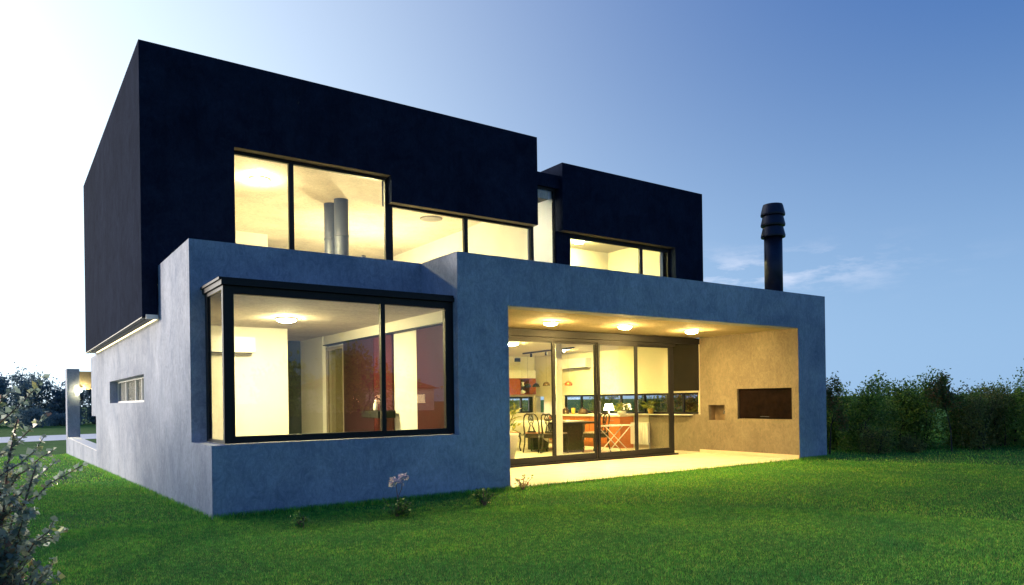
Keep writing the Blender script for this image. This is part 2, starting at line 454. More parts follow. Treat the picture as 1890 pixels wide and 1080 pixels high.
# ground-floor shell, front
b = MB()
b.box(0, 0, -0.35, 3.08, 1.0, 0.79)                       # solid base below the corner window
b.box(0, 1.0, -0.35, 0.2, 1.2, 3.2)                      # strip left of the window
b.box(0.2, 1.0, 2.60, 3.08, 1.2, 3.2)                    # parapet over the window
b.box(3.08, 0, 2.60, 3.889, 1.2, 3.2)
b.box(3.08, 0, -0.35, 3.889, 0.2, 2.60)                  # pier
b.box(3.46, 0.2, -0.35, 3.889, 2.40, 2.60)
b.box(3.889, 0, 2.535, 10.639, 0.30, 3.2)                # porch lintel
b.box(10.639, 0, -0.35, 11.55, 0.155, 3.2)               # right jamb
# left side wall with slot window
b.wall('Y', 1.2, 3.05, 0.0, 0.2, -0.9, 3.2, [])
b.wall('Y', 3.05, 11.5, 0.0, 0.2, -0.9, 2.62, [(4.43, 8.80, 1.285, 1.727)])
b.box(0.0, 11.5, 0.99, 0.2, 12.5, 2.42)
b.box(0.0, 11.5, -0.9, 0.34, 20.6, 0.16)                 # low wall running back
b.box(0.2, 11.36, -0.9, 6.0, 11.5, 2.62)                 # rear wall
b.box(0.0, 20.6, -0.9, 0.37, 21.3, 2.50)                 # gate pier
part(b, 'ground_floor_wall', M['concrete'])
b = MB(); b.box(0.37, 20.7, 1.80, 5.5, 21.1, 2.42)
part(b, 'carport_beam', M['porch'])
b = MB(); b.box(0.012, 11.502, 0.162, 0.33, 20.598, 0.178)
part(b, 'sunlit_wall_top', plain('sunlit_top_tone', (0.82, 0.81, 0.78), 0.8, var=0.04))  # pale strip added to paint the top of the low wall as sunlit
b = MB()
b.box(3.889, 0.30, 2.535, 10.639, 2.6, 2.75)
part(b, 'porch_ceiling', M['porch_ceiling'])
# right wing with the grill recess
b = MB()
b.wall('Y', 0.155, 2.40, 10.639, 10.72, -0.35, 2.535, [(0.155, 1.424, 0.785, 1.398), (1.748, 2.178, 0.745, 1.068)])
b.box(10.632, 0.004, 0.03, 10.6385, 0.152, 2.533)
part(b, 'porch_wall', M['porch'])
b = MB()
b.box(10.639, 0.155, 2.535, 11.55, 2.4, 3.2)
b.box(11.45, 0.155, -0.35, 11.55, 2.4, 2.535)
b.box(10.72, 1.424, -0.35, 11.45, 1.50, 2.535)
b.box(10.72, 2.28, -0.35, 11.45, 2.4, 2.535)
part(b, 'grill_wing', M['concrete'])
b = MB()
b.box(11.20, 0.157, 0.70, 11.24, 1.422, 1.5); b.box(10.722, 0.157, 0.74, 11.20, 1.422, 0.783)
b.box(10.722, 0.157, 1.40, 11.20, 1.422, 1.44); b.box(10.722, 1.40, 0.785, 11.20, 1.422, 1.398); b.box(10.722, 0.157, 0.785, 11.20, 0.175, 1.398)
g = part(b, 'grill_recess', M['niche'], label='dark sooty grill recess in the porch wall')
b = MB(); b.box(10.692, 0.160, 0.790, 10.700, 1.419, 1.393)
part(b, 'grill_door', M['niche'], g)
b = MB(); b.tube([(10.678, 0.70, 0.83), (10.678, 0.90, 0.83)], 0.008, 8); b.box(10.678, 0.705, 0.824, 10.692, 0.715, 0.836); b.box(10.678, 0.885, 0.824, 10.692, 0.895, 0.836)
part(b, 'handle', M['metal_dark'], g)
b = MB()
b.box(10.86, 1.70, 0.70, 10.90, 2.22, 1.10); b.box(10.722, 1.70, 0.70, 10.86, 2.22, 0.743); b.box(10.722, 1.70, 1.07, 10.86, 2.22, 1.10)
b.box(10.722, 1.72, 0.745, 10.86, 1.746, 1.068); b.box(10.722, 2.18, 0.745, 10.86, 2.20, 1.068)
sn = part(b, 'tap_recess', plain('brown_recess', (0.16, 0.11, 0.06), 0.7, var=0.3))
b = MB(); b.lathe([(0.0, 0), (0.042, 0), (0.042, 0.02), (0.026, 0.026), (0.026, 0.0)], n=16)
for i, q in enumerate(b.v): b.v[i] = (10.858 - q[2], 1.90 + q[0], 0.915 + q[1])
b.tube([(10.855, 1.90, 0.915), (10.80, 1.90, 0.915), (10.79, 1.90, 0.88)], 0.012, 8)
part(b, 'tap', M['steel'], sn, True)
# skirting strip of the porch wall
b = MB(); b.box(10.627, 0.01, 0.03, 10.637, 2.42, 0.105)
part(b, 'skirting', plain('cream_skirting', (0.62, 0.5, 0.34), 0.6))
b = MB(); b.box(3.889, -0.001, -0.3, 10.639, 2.42, 0.03)
part(b, 'porch_floor', M['tile'])
b = MB(); b.box(3.46, 2.43, -0.3, 10.639, 8.4, 0.045)
part(b, 'kitchen_floor', M['tile'])
b = MB(); b.box(0.2, 1.0, -0.3, 3.44, 8.4, 0.04)
part(b, 'room_floor', M['tile'])

# upper boxes
b = MB()
b.wall('X', -0.212, 6.752, 3.04, 3.42, 2.473, 6.339, [(-0.011, 6.753, 2.473, 3.0), (1.06, 3.63, 3.0, 5.085), (3.62, 6.753, 3.0, 4.636)])
b.box(0.0 - 0.212, 3.42, 2.473, -0.012, 11.288, 6.339)
b.box(-0.012, 11.1, 2.63, 6.752, 11.288, 6.339)
b.box(6.70, 3.42, 4.636, 6.752, 4.20, 6.339)
b.box(6.552, 4.20, 5.46, 6.752, 11.1, 6.339)
b.box(-0.012, 3.42, 5.9, 6.552, 11.1, 6.0)
part(b, 'upper_box', M['dark'], label='large near-black upper box with an L-shaped window opening')
b = MB()
b.wall('X', 8.113, 12.633, 3.942, 4.22, 3.0, 6.339, [(8.112, 11.63, 2.9, 4.888)])
b.box(8.113, 4.22, 4.96, 8.30, 10.5, 6.339)
b.box(12.433, 4.22, 3.0, 12.633, 10.5, 6.339)
b.box(8.30, 10.3, 3.0, 12.433, 10.5, 6.339)
b.box(8.30, 4.22, 5.9, 12.433, 10.3, 6.0)
part(b, 'upper_box', M['dark'], label='smaller near-black upper box set back on the right')
b = MB()
b.box(6.752, 4.06, 5.80, 8.113, 4.30, 6.08); b.box(6.752, 4.30, 5.96, 8.113, 10.3, 6.08)
b.box(8.05, 4.10, 2.95, 8.43, 4.24, 4.886)
part(b, 'link_lintel', M['dark'])
b = MB(); b.box(3.64, 3.05, 4.626, 6.744, 3.185, 4.633)
part(b, 'soffit', plain('warm_brown_soffit', (0.28, 0.22, 0.13), 0.8, var=0.15))
M['soffit_dark'] = plain('dark_brown_soffit', (0.075, 0.056, 0.036), 0.8, var=0.2)
for q in ((8.12, 3.95, 4.879, 11.62, 4.115, 4.885), (1.07, 3.05, 5.076, 3.62, 3.185, 5.082)):
    b = MB(); b.box(*q); part(b, 'soffit', M['soffit_dark'])
# flashing and warm light under the left overhang
b = MB(); b.box(-0.215, 3.06, 2.455, -0.150, 11.28, 2.471); b.box(-0.13, 3.06, 2.462, -0.03, 11.28, 2.471)
part(b, 'overhang_flashing', plain('grey_flashing', (0.12, 0.11, 0.09), 0.5, 0.4))
b = MB(); b.box(-0.17, 2.985, 2.44, -0.015, 3.036, 2.50)
part(b, 'gutter_end', M['white_metal'])
b = MB(); b.box(-0.022, 3.10, 2.455, -0.006, 11.0, 2.471)
part(b, 'light_strip', M['led'])
# chimney flue
b = MB(); b.lathe([(0.178, 0), (0.178, 1.30), (0.0, 1.30)], (11.04, 0.80, 3.2), 32)
fl = part(b, 'chimney_flue', M['metal_dark'], smooth=False)
b = MB()
for k, z in enumerate((4.47, 4.70, 4.91)):
    b.lathe([(0.18, 0), (0.235, -0.01), (0.24, 0.02), (0.20, 0.19), (0.18, 0.20)], (11.04, 0.80, z), 32)
b.lathe([(0.205, 0.10), (0.19, 0.215), (0.0, 0.23)], (11.04, 0.80, 4.91), 32)
part(b, 'chimney_cap', M['metal_dark'], fl)
for pp in fl.data.polygons: pp.use_smooth = len(pp.vertices) == 4
# decks and floor slabs
b = MB()
b.box(0.2, 1.2, 2.66, 11.3, 11.36, 2.90)
part(b, 'roof_deck', M['concrete'])
b = MB()
b.box(-0.012, 3.42, 2.95, 8.05, 10.9, 3.0); b.box(8.30, 4.3, 2.95, 12.43, 10.3, 3.0)
part(b, 'upper_floor', M['tile'])

# ---- interiors
b = MB()
b.box(0.2, 1.2, 0.04, 0.215, 4.1, 2.5)
b.box(0.2, 4.1, 0.04, 2.165, 4.22, 2.5)
b.box(2.05, 4.22, 0.04, 2.165, 6.47, 2.5)
b.box(3.19, 5.22, 0.04, 3.45, 6.47, 2.5)
b.box(3.305, 0.2, 0.04, 3.45, 4.34, 2.5)
b.box(3.305, 4.34, 2.28, 3.45, 5.22, 2.5)
b.box(3.225, 0.2, 2.335, 3.30, 5.20, 2.5)
part(b, 'inner_wall', M['white'], label='white plastered walls of the corner room')
b = MB(); b.box(0.2, 0.2, 2.5, 3.46, 8.4, 2.6)
part(b, 'ceiling', M['slab'], label='bare concrete ceiling of the corner room')
b = MB(); b.box(2.165, 6.43, 0.04, 3.19, 6.47, 2.5)
part(b, 'dark_passage_end', plain('passage_end_dark', (0.035, 0.040, 0.045), 0.15, var=0.3, scale=2))  # dark panel stands in for the unlit passage end and its dusk window
b = MB(); b.box(3.20, 0.2, 2.316, 3.30, 5.2, 2.333)
part(b, 'sliding_rail', M['frame'])
for (y0, y1, mt, xx) in ((0.3, 1.515, 'red', 3.262), (2.365, 3.05, 'red', 3.262), (3.05, 4.33, 'dark_panel', 3.252)):
    b = MB(); b.box(xx, y0, 0.05, 3.30, y1, 2.312)
    part(b, 'sliding_panel', M[mt], label='glossy dark red sliding wall panel')
b = MB(); b.wall('Y', 4.34, 5.22, 3.26, 3.30, 0.05, 2.28, [(4.40, 5.16, 0.12, 2.22)])
ds = part(b, 'glass_partition', plain('warm_grey_frame', (0.30, 0.25, 0.19), 0.5))
b = MB(); b.box(3.276, 4.40, 0.12, 3.284, 5.16, 2.22); part(b, 'pane', M['glass_smoke'], ds)
# kitchen
b = MB()
b.wall('Y', 2.43, 8.55, 10.639, 10.80, 0.865, 2.45, [(2.45, 7.13, 0.865, 1.345), (7.98, 8.34, 0.865, 1.32)])
b.box(10.639, 3.95, 0.0, 10.80, 8.55, 0.865)
b.wall('X', 3.46, 10.639, 8.40, 8.55, 0.0, 2.45, [(9.0, 10.60, 0.865, 1.32)])
b.box(3.452, 2.43, 0.045, 3.46, 8.4, 2.45)
part(b, 'inner_wall', M['cream'], label='cream plastered kitchen walls with low strip windows')
b = MB(); b.box(3.46, 2.6, 2.45, 10.639, 8.55, 2.56)
part(b, 'ceiling', M['cream'], label='cream kitchen ceiling')
b = MB(); b.box(7.70, 3.73, 0.045, 7.855, 3.885, 2.45)
part(b, 'column', M['white'])
b = MB(); b.box(10.612, 2.425, 1.385, 10.636, 3.16, 2.448)
part(b, 'dark_wall_panel', M['black_panel'])
b = MB(); b.box(3.889, 2.42, 0.03, 4.43, 2.52, 2.50)
part(b, 'dark_wall_panel', M['black_panel'])
b = MB(); b.box(10.639, 2.40, 0.0, 10.80, 3.95, 0.865)
part(b, 'porch_wall', M['porch'])
# strip windows
def frame_y(b, y0, y1, z0, z1, x0, x1, posts, w=0.045):
    """bars of a window lying along Y at x0..x1"""
    b.box(x0, y0, z0, x1, y1, z0 + w); b.box(x0, y0, z1 - w, x1, y1, z1)
    for q in posts: b.box(x0, q - w / 2, z0 + w, x1, q + w / 2, z1 - w)
b = MB(); frame_y(b, 2.45, 7.13, 0.865, 1.345, 10.70, 10.75, (2.475, 2.95, 3.4, 4.15, 4.95, 5.85, 6.45, 7.105))
wf = part(b, 'strip_window', M['frame'])
pts_ = (2.475, 2.95, 3.4, 4.15, 4.95, 5.85, 6.45, 7.105)
for k in range(len(pts_) - 1):
    b = MB(); b.box(10.722, pts_[k] + 0.023, 0.911, 10.728, pts_[k + 1] - 0.023, 1.299); part(b, 'pane', M['glass'], wf)
b = MB()
b.box(9.0, 8.45, 0.865, 10.60, 8.50, 0.905); b.box(9.0, 8.45, 1.27, 10.60, 8.50, 1.32)
for q in (9.02, 9.6, 10.2, 10.50): b.box(q - 0.03, 8.45, 0.905, q + 0.03, 8.50, 1.27)
b.box(10.53, 8.45, 0.905, 10.60, 8.50, 1.27)
wf = part(b, 'strip_window', M['frame'])
for (x0, x1) in ((9.05, 9.57), (9.63, 10.17), (10.23, 10.47)):
    b = MB(); b.box(x0, 8.472, 0.905, x1, 8.478, 1.27); part(b, 'pane', M['glass'], wf)
b = MB(); b.box(10.50, 2.6, 0.845, 10.637, 4.40, 0.864); part(b, 'window_sill', M['white'])

# upper rooms
b = MB()
b.box(-0.01, 3.42, 3.0, 0.01, 9.45, 5.3)
b.box(0.01, 9.45, 3.0, 3.46, 9.6, 5.3); b.box(3.34, 9.6, 3.0, 3.46, 10.9, 5.3); b.box(3.46, 10.9, 3.0, 7.2, 11.0, 5.3)
b.box(6.655, 3.262, 3.0, 6.69, 4.40, 5.3); b.box(6.69, 4.32, 3.0, 7.3, 4.40, 5.3); b.box(7.2, 4.40, 3.0, 7.3, 10.9, 5.3)
part(b, 'inner_wall', M['white'], label='white walls of the large upper room')
b = MB(); b.box(-0.01, 3.42, 5.3, 7.3, 11.0, 5.45); 
part(b, 'ceiling', M['slab'], label='bare concrete ceiling of the large upper room')
b = MB()
b.box(7.3, 8.0, 3.0, 8.30, 8.1, 5.95); b.box(8.20, 4.30, 3.0, 8.30, 8.0, 5.1)
b.box(8.30, 6.10, 3.0, 11.5, 6.2, 5.1); b.box(11.40, 4.24, 3.0, 11.5, 6.1, 5.1)
part(b, 'inner_wall', M['cream'], label='cream walls of the small upper room')
b = MB(); b.box(8.30, 4.24, 5.1, 11.5, 6.2, 5.2)
part(b, 'ceiling', M['cream'], label='cream ceiling of the small upper room')
b = MB(); b.box(6.70, 4.245, 5.56, 8.20, 8.0, 5.60)  # added below the roof to keep lamp light off the top of the blind
part(b, 'ceiling', M['cream'], label='cream ceiling of the stair hall, added to shade the top of the blind')
b = MB(); b.box(4.15, 9.0, 3.0, 6.2, 9.1, 4.05)
part(b, 'inner_wall', M['white'], label='low white half wall in the large upper room')

# ---- windows
def window_x(name, y, th, x0, x1, z0, z1, bars, w0, w1, top, bot, glass='glass', label=None, parent=house):
    """window lying along X at y..y+th; bars = list of (xa, xb) mullions; w0/w1 end posts"""
    b = MB()
    b.box(x0, y, z1 - top, x1, y + th, z1); b.box(x0, y, z0, x1, y + th, z0 + bot)
    posts = [(x0, x0 + w0)] + list(bars) + [(x1 - w1, x1)]
    for q in posts:
        if q[1] - q[0] > 1e-4: b.box(q[0], y, z0 + bot, q[1], y + th, z1 - top)
    o = part(b, name, M['frame'], parent, label=label)
    for k in range(len(posts) - 1):
        c = MB(); c.box(posts[k][1], y + th * 0.42, z0 + bot, posts[k + 1][0], y + th * 0.42 + 0.006, z1 - top)
        c.build('pane', M[glass], o)
    return o
# corner window
cw = window_x('corner_window', 0.12, 0.06, 0.165, 3.08, 0.80, 2.54, [(2.040, 2.098)], 0.115, 0.125, 0.088, 0.076, label='big corner window with a black frame and slim canopy')
b = MB(); b.box(0.165, 0.18, 0.80, 0.205, 0.97, 0.83); b.box(0.165, 0.18, 2.50, 0.205, 0.97, 2.54); b.box(0.165, 0.86, 0.83, 0.205, 0.97, 2.50)
side = part(b, 'side_frame', M['frame'], cw)
b = MB(); b.box(0.180, 0.18, 0.83, 0.186, 0.86, 2.50); part(b, 'pane', M['glass'], cw)
b = MB(); b.box(0.14, 0.075, 2.545, 3.078, 0.998, 2.598); b.box(0.12, 0.095, 2.60, 3.078, 0.998, 2.628)
part(b, 'canopy', M['frame'], cw)
# porch doors
b = MB()
b.box(4.43, 2.40, 2.39, 10.639, 2.56, 2.52); b.box(4.43, 2.44, 2.33, 9.92, 2.53, 2.388); b.box(4.43, 2.40, 0.031, 9.93, 2.56, 0.062)
part(b, 'door_track', M['frame'])
for k, (x0, x1) in enumerate(((4.44, 5.53), (5.535, 6.640), (6.642, 7.722), (7.724, 8.784), (8.786, 9.905))):
    yy = 2.45 if k % 2 else 2.49
    bb = MB()
    w_ = 0.05 if k < 4 else 0.055
    bb.box(x0, yy, 0.064, x0 + w_, yy + 0.04, 2.372); bb.box(x1 - (0.05 if k < 4 else 0.13), yy, 0.064, x1, yy + 0.04, 2.372)
    x1i = x1 - (0.05 if k < 4 else 0.13)
    bb.box(x0 + w_, yy, 0.064, x1i, yy + 0.04, 0.18); bb.box(x0 + w_, yy, 2.292, x1i, yy + 0.04, 2.372)
    o = part(bb, 'sliding_door', M['frame'])
    c = MB(); c.box(x0 + w_, yy + 0.017, 0.18, x1i, yy + 0.023, 2.292); c.build('pane', M['glass'], o)
    c = MB(); c.tube([(x0 + w_ / 2, yy - 0.02, 0.95), (x0 + w_ / 2, yy - 0.02, 1.2)], 0.009, 8)
    c.box(x0 + w_ / 2 - 0.006, yy - 0.02, 0.96, x0 + w_ / 2 + 0.006, yy, 0.975); c.box(x0 + w_ / 2 - 0.006, yy - 0.02, 1.175, x0 + w_ / 2 + 0.006, yy, 1.19)
    c.build('handle', M['steel'], o)
# upper windows
window_x('upper_window', 3.19, 0.06, 1.062, 3.70, 2.98, 5.083, [(1.925, 2.003)], 0.022, 0.12, 0.062, 0.05, label='tall upper window of two panes')
window_x('upper_window', 3.192, 0.06, 3.70, 6.750, 2.98, 4.634, [(5.155, 5.238)], 0.02, 0.07, 0.05, 0.05, label='low upper window of two panes')
b = MB(); b.box(6.70, 3.255, 2.98, 6.75, 4.10, 3.03); b.box(6.70, 3.255, 4.585, 6.75, 4.10, 4.634); b.box(6.70, 4.03, 3.03, 6.75, 4.10, 4.585)
sw = part(b, 'return_window', M['frame'])
b = MB(); b.box(6.722, 3.255, 3.03, 6.728, 4.03, 4.585); part(b, 'pane', M['glass'], sw)
window_x('stair_window', 4.12, 0.06, 6.755, 8.048, 2.98, 5.80, [], 0.03, 0.03, 0.05, 0.05, label='tall narrow stair window behind a pale blind')
window_x('upper_window', 4.122, 0.06, 8.432, 11.628, 2.98, 4.886, [(10.600, 10.690)], 0.03, 0.085, 0.10, 0.05, label='wide window of the smaller upper box')
# side slot window
b = MB()
frame_y(b, 4.43, 8.80, 1.285, 1.727, 0.14, 0.18, (4.45, 5.62, 6.35, 7.55, 8.78), 0.035)
sl = part(b, 'slot_window', M['white_metal'])
for (y0, y1) in ((4.47, 5.60), (5.64, 6.33), (6.37, 7.53), (7.57, 8.76)):
    c = MB(); c.box(0.157, y0, 1.32, 0.163, y1, 1.692); c.build('pane', M['glass'], sl)
b = MB(); b.box(0.185, 4.3, 1.2, 0.199, 9.0, 1.80); part(b, 'slot_lining', M['white'])

# ------------------------------------------------------------------ lamps
def dome(name, label, loc, r, mat, group):
    t_ = thing(name, label, 'ceiling light', loc, 0, group)
    b = MB(); b.lathe([(0, -0.002), (r * 1.1, -0.002), (r * 1.12, -0.018), (r * 1.02, -0.026)], n=28); b.build('base_ring', M['white_metal'], t_, True)
    b = MB(); b.lathe([(r * 0.95, -0.024), (r * 0.92, -0.038), (r * 0.75, -0.052), (r * 0.42, -0.062), (0, -0.065)], n=28); b.build('diffuser', mat, t_, True)
    return t_
gp = 'round porch ceiling lights'
dome('porch_light', 'round glowing porch ceiling light over the left sliding doors', (5.70, 1.36, 2.535), 0.115, M['lamp_porch'], gp)
dome('porch_light', 'round glowing porch ceiling light, middle one of three in a row', (7.30, 1.25, 2.535), 0.115, M['lamp_porch'], gp)
dome('porch_light', 'round glowing porch ceiling light nearest the grill wall', (9.12, 1.30, 2.535), 0.115, M['lamp_porch'], gp)
dome('ceiling_light', 'round ceiling light glowing behind the big corner window', (1.65, 2.55, 2.5), 0.14, M['lamp_bay'], None)
dome('ceiling_light', 'round bright ceiling light in the tall upper window', (2.04, 5.15, 5.3), 0.16, M['lamp_upper'], None)
dome('ceiling_light', 'round ceiling light in the smaller upper box', (9.75, 5.35, 5.1), 0.13, M['lamp_box'], None)
dome('ceiling_light', 'kitchen ceiling light just inside the left sliding door', (7.05, 4.40, 2.45), 0.13, M['lamp_kitchen'], None)
dome('ceiling_light', 'kitchen ceiling light beside the white column', (9.35, 5.63, 2.45), 0.13, M['lamp_kitchen'], None)
dome('ceiling_light', 'ceiling light shining behind the pale stair blind', (7.55, 5.6, 5.56), 0.14, M['lamp_stair'], None)
t_ = thing('fill_lamp', 'unseen globe lamp added to brighten the right half of the upper room', 'floor lamp', (5.3, 7.6, 3.0))  # unseen lamp, added only to brighten this side of the room
b = MB(); b.lathe([(0.15, 0), (0.15, 0.02), (0.05, 0.03), (0.045, 0.08)], n=18); b.build('lamp_base', M['frame'], t_, True)
b = MB(); b.lathe([(0.05, 0.081), (0.14, 0.13), (0.19, 0.24), (0.17, 0.36), (0.09, 0.43), (0, 0.445)], n=22); b.build('globe', M['fill_globe'], t_, True)
t_ = thing('wall_lamp', 'small bright lamp beside the far gate pier', 'wall lamp', (0.40, 20.66, 1.78))
b = MB(); b.box(-0.03, -0.01, 0.02, 0.05, 0.03, 0.10); b.build('bracket', M['frame'], t_)
b = MB(); b.lathe([(0, -0.07), (0.035, -0.05), (0.045, -0.015), (0.03, 0.02), (0, 0.03)], (0.0, -0.07, 0), 14); b.build('bulb', M['lamp_bay'], t_, True)
t_ = thing('track_light', 'black linear track on the kitchen ceiling', 'track light', (9.05, 4.75, 2.45), -0.09)
b = MB(); b.box(-0.02, 0, -0.035, 0.02, 2.3, -0.002); b.build('track', M['frame'], t_)
for k in (0.5, 1.2, 1.9):
    b = MB(); b.lathe([(0.03, -0.13), (0.03, -0.05), (0.012, -0.036)], (0, k, 0), 12); b.build('spot', M['frame'], t_, True)
# pendants
gp = 'dome pendant lamps over the kitchen counter'
def pendant(loc, label, mat):
    t_ = thing('pendant_lamp', label, 'pendant lamp', loc, 0, gp)
    b = MB(); b.lathe([(0.10, 0), (0.098, 0.025), (0.085, 0.065), (0.055, 0.095), (0.015, 0.108), (0.0, 0.11)], n=24)
    b.build('lamp_shade', mat, t_, True)
    b = MB(); b.lathe([(0.0, 0.004), (0.085, 0.004), (0.085, 0.02), (0.0, 0.024)], n=20); b.build('bulb', M['lamp_small'], t_, True)
    b = MB(); b.tube([(0, 0, 0.108), (0, 0, 2.45 - loc[2])], 0.002, 6); b.build('cord', M['frame'], t_)
pendant((10.1, 8.0, 1.575), 'dark dome pendant hanging in front of the red wall shelf', M['metal_dark'])
pendant((10.1, 7.62, 1.575), 'dark dome pendant next to the red wall shelf', M['metal_dark'])
pendant((10.1, 7.16, 1.60), 'brown dome pendant just left of the door post', M['copper'])
pendant((10.1, 6.24, 1.585), 'orange dome pendant right of the white column', M['terracotta'])

# ------------------------------------------------------------------ fittings and furniture
def ac_unit(label, loc, rz, wd):
    t_ = thing('air_conditioner', label, 'air conditioner', loc, rz)
    b = MB()
    b.box(-wd / 2, -0.18, 0.02, wd / 2, 0, 0.27); b.box(-wd / 2 + 0.01, -0.195, 0.07, wd / 2 - 0.01, -0.18, 0.255); b.build('casing', M['white_metal'], t_)
    b = MB(); b.box(-wd / 2 + 0.05, -0.16, 0.005, wd / 2 - 0.05, -0.05, 0.02); b.build('vent', M['frame'], t_)
ac_unit('white air conditioner on the corner room wall', (1.15, 4.09, 2.05), 0, 0.85)
ac_unit('white air conditioner high on the kitchen wall', (10.63, 6.45, 2.03), math.pi / 2 * -1, 1.0)
t_ = thing('wall_speaker', 'small dark speaker in the far kitchen corner', 'speaker', (10.0, 8.395, 2.30))
b = MB(); b.box(-0.06, -0.12, 0, 0.06, 0, 0.10); b.build('cabinet', M['metal_dark'], t_)
b = MB(); b.lathe([(0.04, 0), (0.035, 0.006), (0.0, 0.003)], n=14)
for i, q in enumerate(b.v): b.v[i] = (q[0], -0.121 - q[2], 0.05 + q[1])
b.build('speaker_cone', M['frame'], t_, True)
t_ = thing('ceiling_speaker', 'round grey speaker disc flush in the upper ceiling', 'speaker', (6.04, 6.02, 5.298))
b = MB(); b.lathe([(0.0, -0.03), (0.21, -0.03), (0.25, -0.015), (0.25, 0.0)], n=36); b.build('grille', plain('grey_grille', (0.20, 0.18, 0.15), 0.7, var=0.1, scale=60), t_, True)
for i, (x, y, lb) in enumerate(((3.79, 5.66, 'thicker grey stove pipe nearer the window'), (3.74, 6.08, 'grey stove pipe behind its twin, its left edge showing'))):
    t_ = thing('stove_pipe', lb, 'flue pipe', (x, y, 3.0), 0, 'grey stove pipes in the upper room')
    b = MB(); b.lathe([(0.14, 0), (0.14, 2.298)], n=28); b.build('pipe', M['pipe'], t_, True)
    for z in (0.9, 1.55):
        b = MB(); b.lathe([(0.141, z), (0.148, z + 0.005), (0.148, z + 0.04), (0.141, z + 0.045)], n=28); b.build('clamp_band', M['pipe'], t_, True)
t_ = thing('valve_post', 'short grey valve standing beside the stove pipes', 'valve', (4.05, 5.2, 3.0))
b = MB(); b.lathe([(0.03, 0), (0.03, 1.02), (0.055, 1.03), (0.055, 1.10), (0.0, 1.11)], n=14); b.build('post', M['steel'], t_, True)
b = MB(); b.lathe([(0.05, 1.11), (0.052, 1.125), (0, 1.13)], n=14); b.build('knob', M['frame'], t_, True)
t_ = thing('roller_blind', 'pale roller blind lit from behind in the stair window', 'blind', (7.40, 4.23, 3.0))
b = MB()
for k in range(9):
    x = -0.62 + 1.26 * k / 8; yq = 0.004 * math.sin(k * 1.3)
    b.v += [(x, yq, 0.05), (x, yq, 2.74)]
    if k: b.f.append((2 * k - 2, 2 * k, 2 * k + 1, 2 * k - 1))
b.build('blind_cloth', M['blind'], t_, True)
b = MB()
b.tube([(-0.63, 0.03, 2.75), (0.64, 0.03, 2.75)], 0.03, 12); b.build('roller', M['white_metal'], t_, True)

def lathe_thing(name, label, cat, loc, prof, mat, extra=None):
    t_ = MB(); t_.lathe(prof, n=20)
    o = t_.build(name, mat, None, True); o.location = loc
    tag(o, label, cat)
    return o
# kitchen base cabinet
t_ = thing('kitchen_cabinet', 'orange wood base cabinet under the kitchen strip window', 'cabinet', (10.2, 4.43, 0.045))
b = MB(); b.box(0.0, 0.0, 0.10, 0.42, 2.75, 0.755); b.box(0.06, 0.02, 0, 0.42, 2.73, 0.10); b.build('carcass', M['wood'], t_)
for k in range(5):
    d = MB(); d.box(-0.022, 0.012 + k * 0.55, 0.115, -0.002, 0.535 + k * 0.55, 0.56); d.box(-0.022, 0.012 + k * 0.55, 0.575, -0.002, 0.535 + k * 0.55, 0.745); dd = d.build('door', M['wood'], t_)
    h = MB(); h.tube([(-0.04, 0.2 + k * 0.55, 0.66), (-0.04, 0.36 + k * 0.55, 0.66)], 0.006, 6); h.build('handle', M['steel'], dd)
b = MB(); b.box(-0.05, -0.02, 0.757, 0.433, 2.78, 0.80); b.build('countertop', M['cream'], t_)
# wooden cabinet seen through the glass partition
t_ = thing('tall_cabinet', 'tall orange wood cabinet beyond the corner room partition', 'cabinet', (4.55, 8.08, 0.045))
b = MB(); b.box(-0.45, 0, 0, 0.45, 0.3, 1.9); b.build('carcass', M['wood'], t_)
for s in (-1, 1):
    d = MB(); d.box(0.01 if s > 0 else -0.44, -0.022, 0.05, 0.44 if s > 0 else -0.01, -0.002, 1.85); d.build('door', M['wood'], t_)
# black floating shelf with a bottle in the corner room
t_ = thing('floating_shelf', 'black floating shelf on the dark red panels of the corner room', 'shelf', (3.10, 2.22, 0.98))
b = MB(); b.box(-0.13, 0, 0, 0.148, 0.66, 0.12); b.build('carcass', M['black_panel'], t_)
for k in range(2):
    b = MB(); b.box(-0.146, 0.008 + k * 0.326, 0.008, -0.132, 0.325 + k * 0.326, 0.112); b.build('drawer', M['frame'], t_)
lathe_thing('bottle', 'pale bottle on the black floating shelf in the corner room', 'bottle', (3.05, 2.53, 1.101), [(0.032, 0), (0.034, 0.01), (0.034, 0.10), (0.013, 0.135), (0.013, 0.17), (0, 0.171)], M['ceramic'])
# radiator
t_ = thing('radiator', 'white panel radiator on the kitchen wall behind the last glass door', 'radiator', (10.60, 3.86, 0.14))
b = MB()
for k in range(14): b.box(-0.09, 0.005 + k * 0.068, 0.02, -0.02, 0.062 + k * 0.068, 0.50)
b.build('fins', M['white_metal'], t_)
for z in (0.0, 0.505):
    b = MB(); b.box(-0.08, 0, z, -0.03, 0.955, z + 0.017); b.build('header_pipe', M['white_metal'], t_)
b = MB(); b.tube([(-0.055, -0.02, -0.09), (-0.055, -0.02, 0.05)], 0.012, 8); b.build('valve', M['steel'], t_)
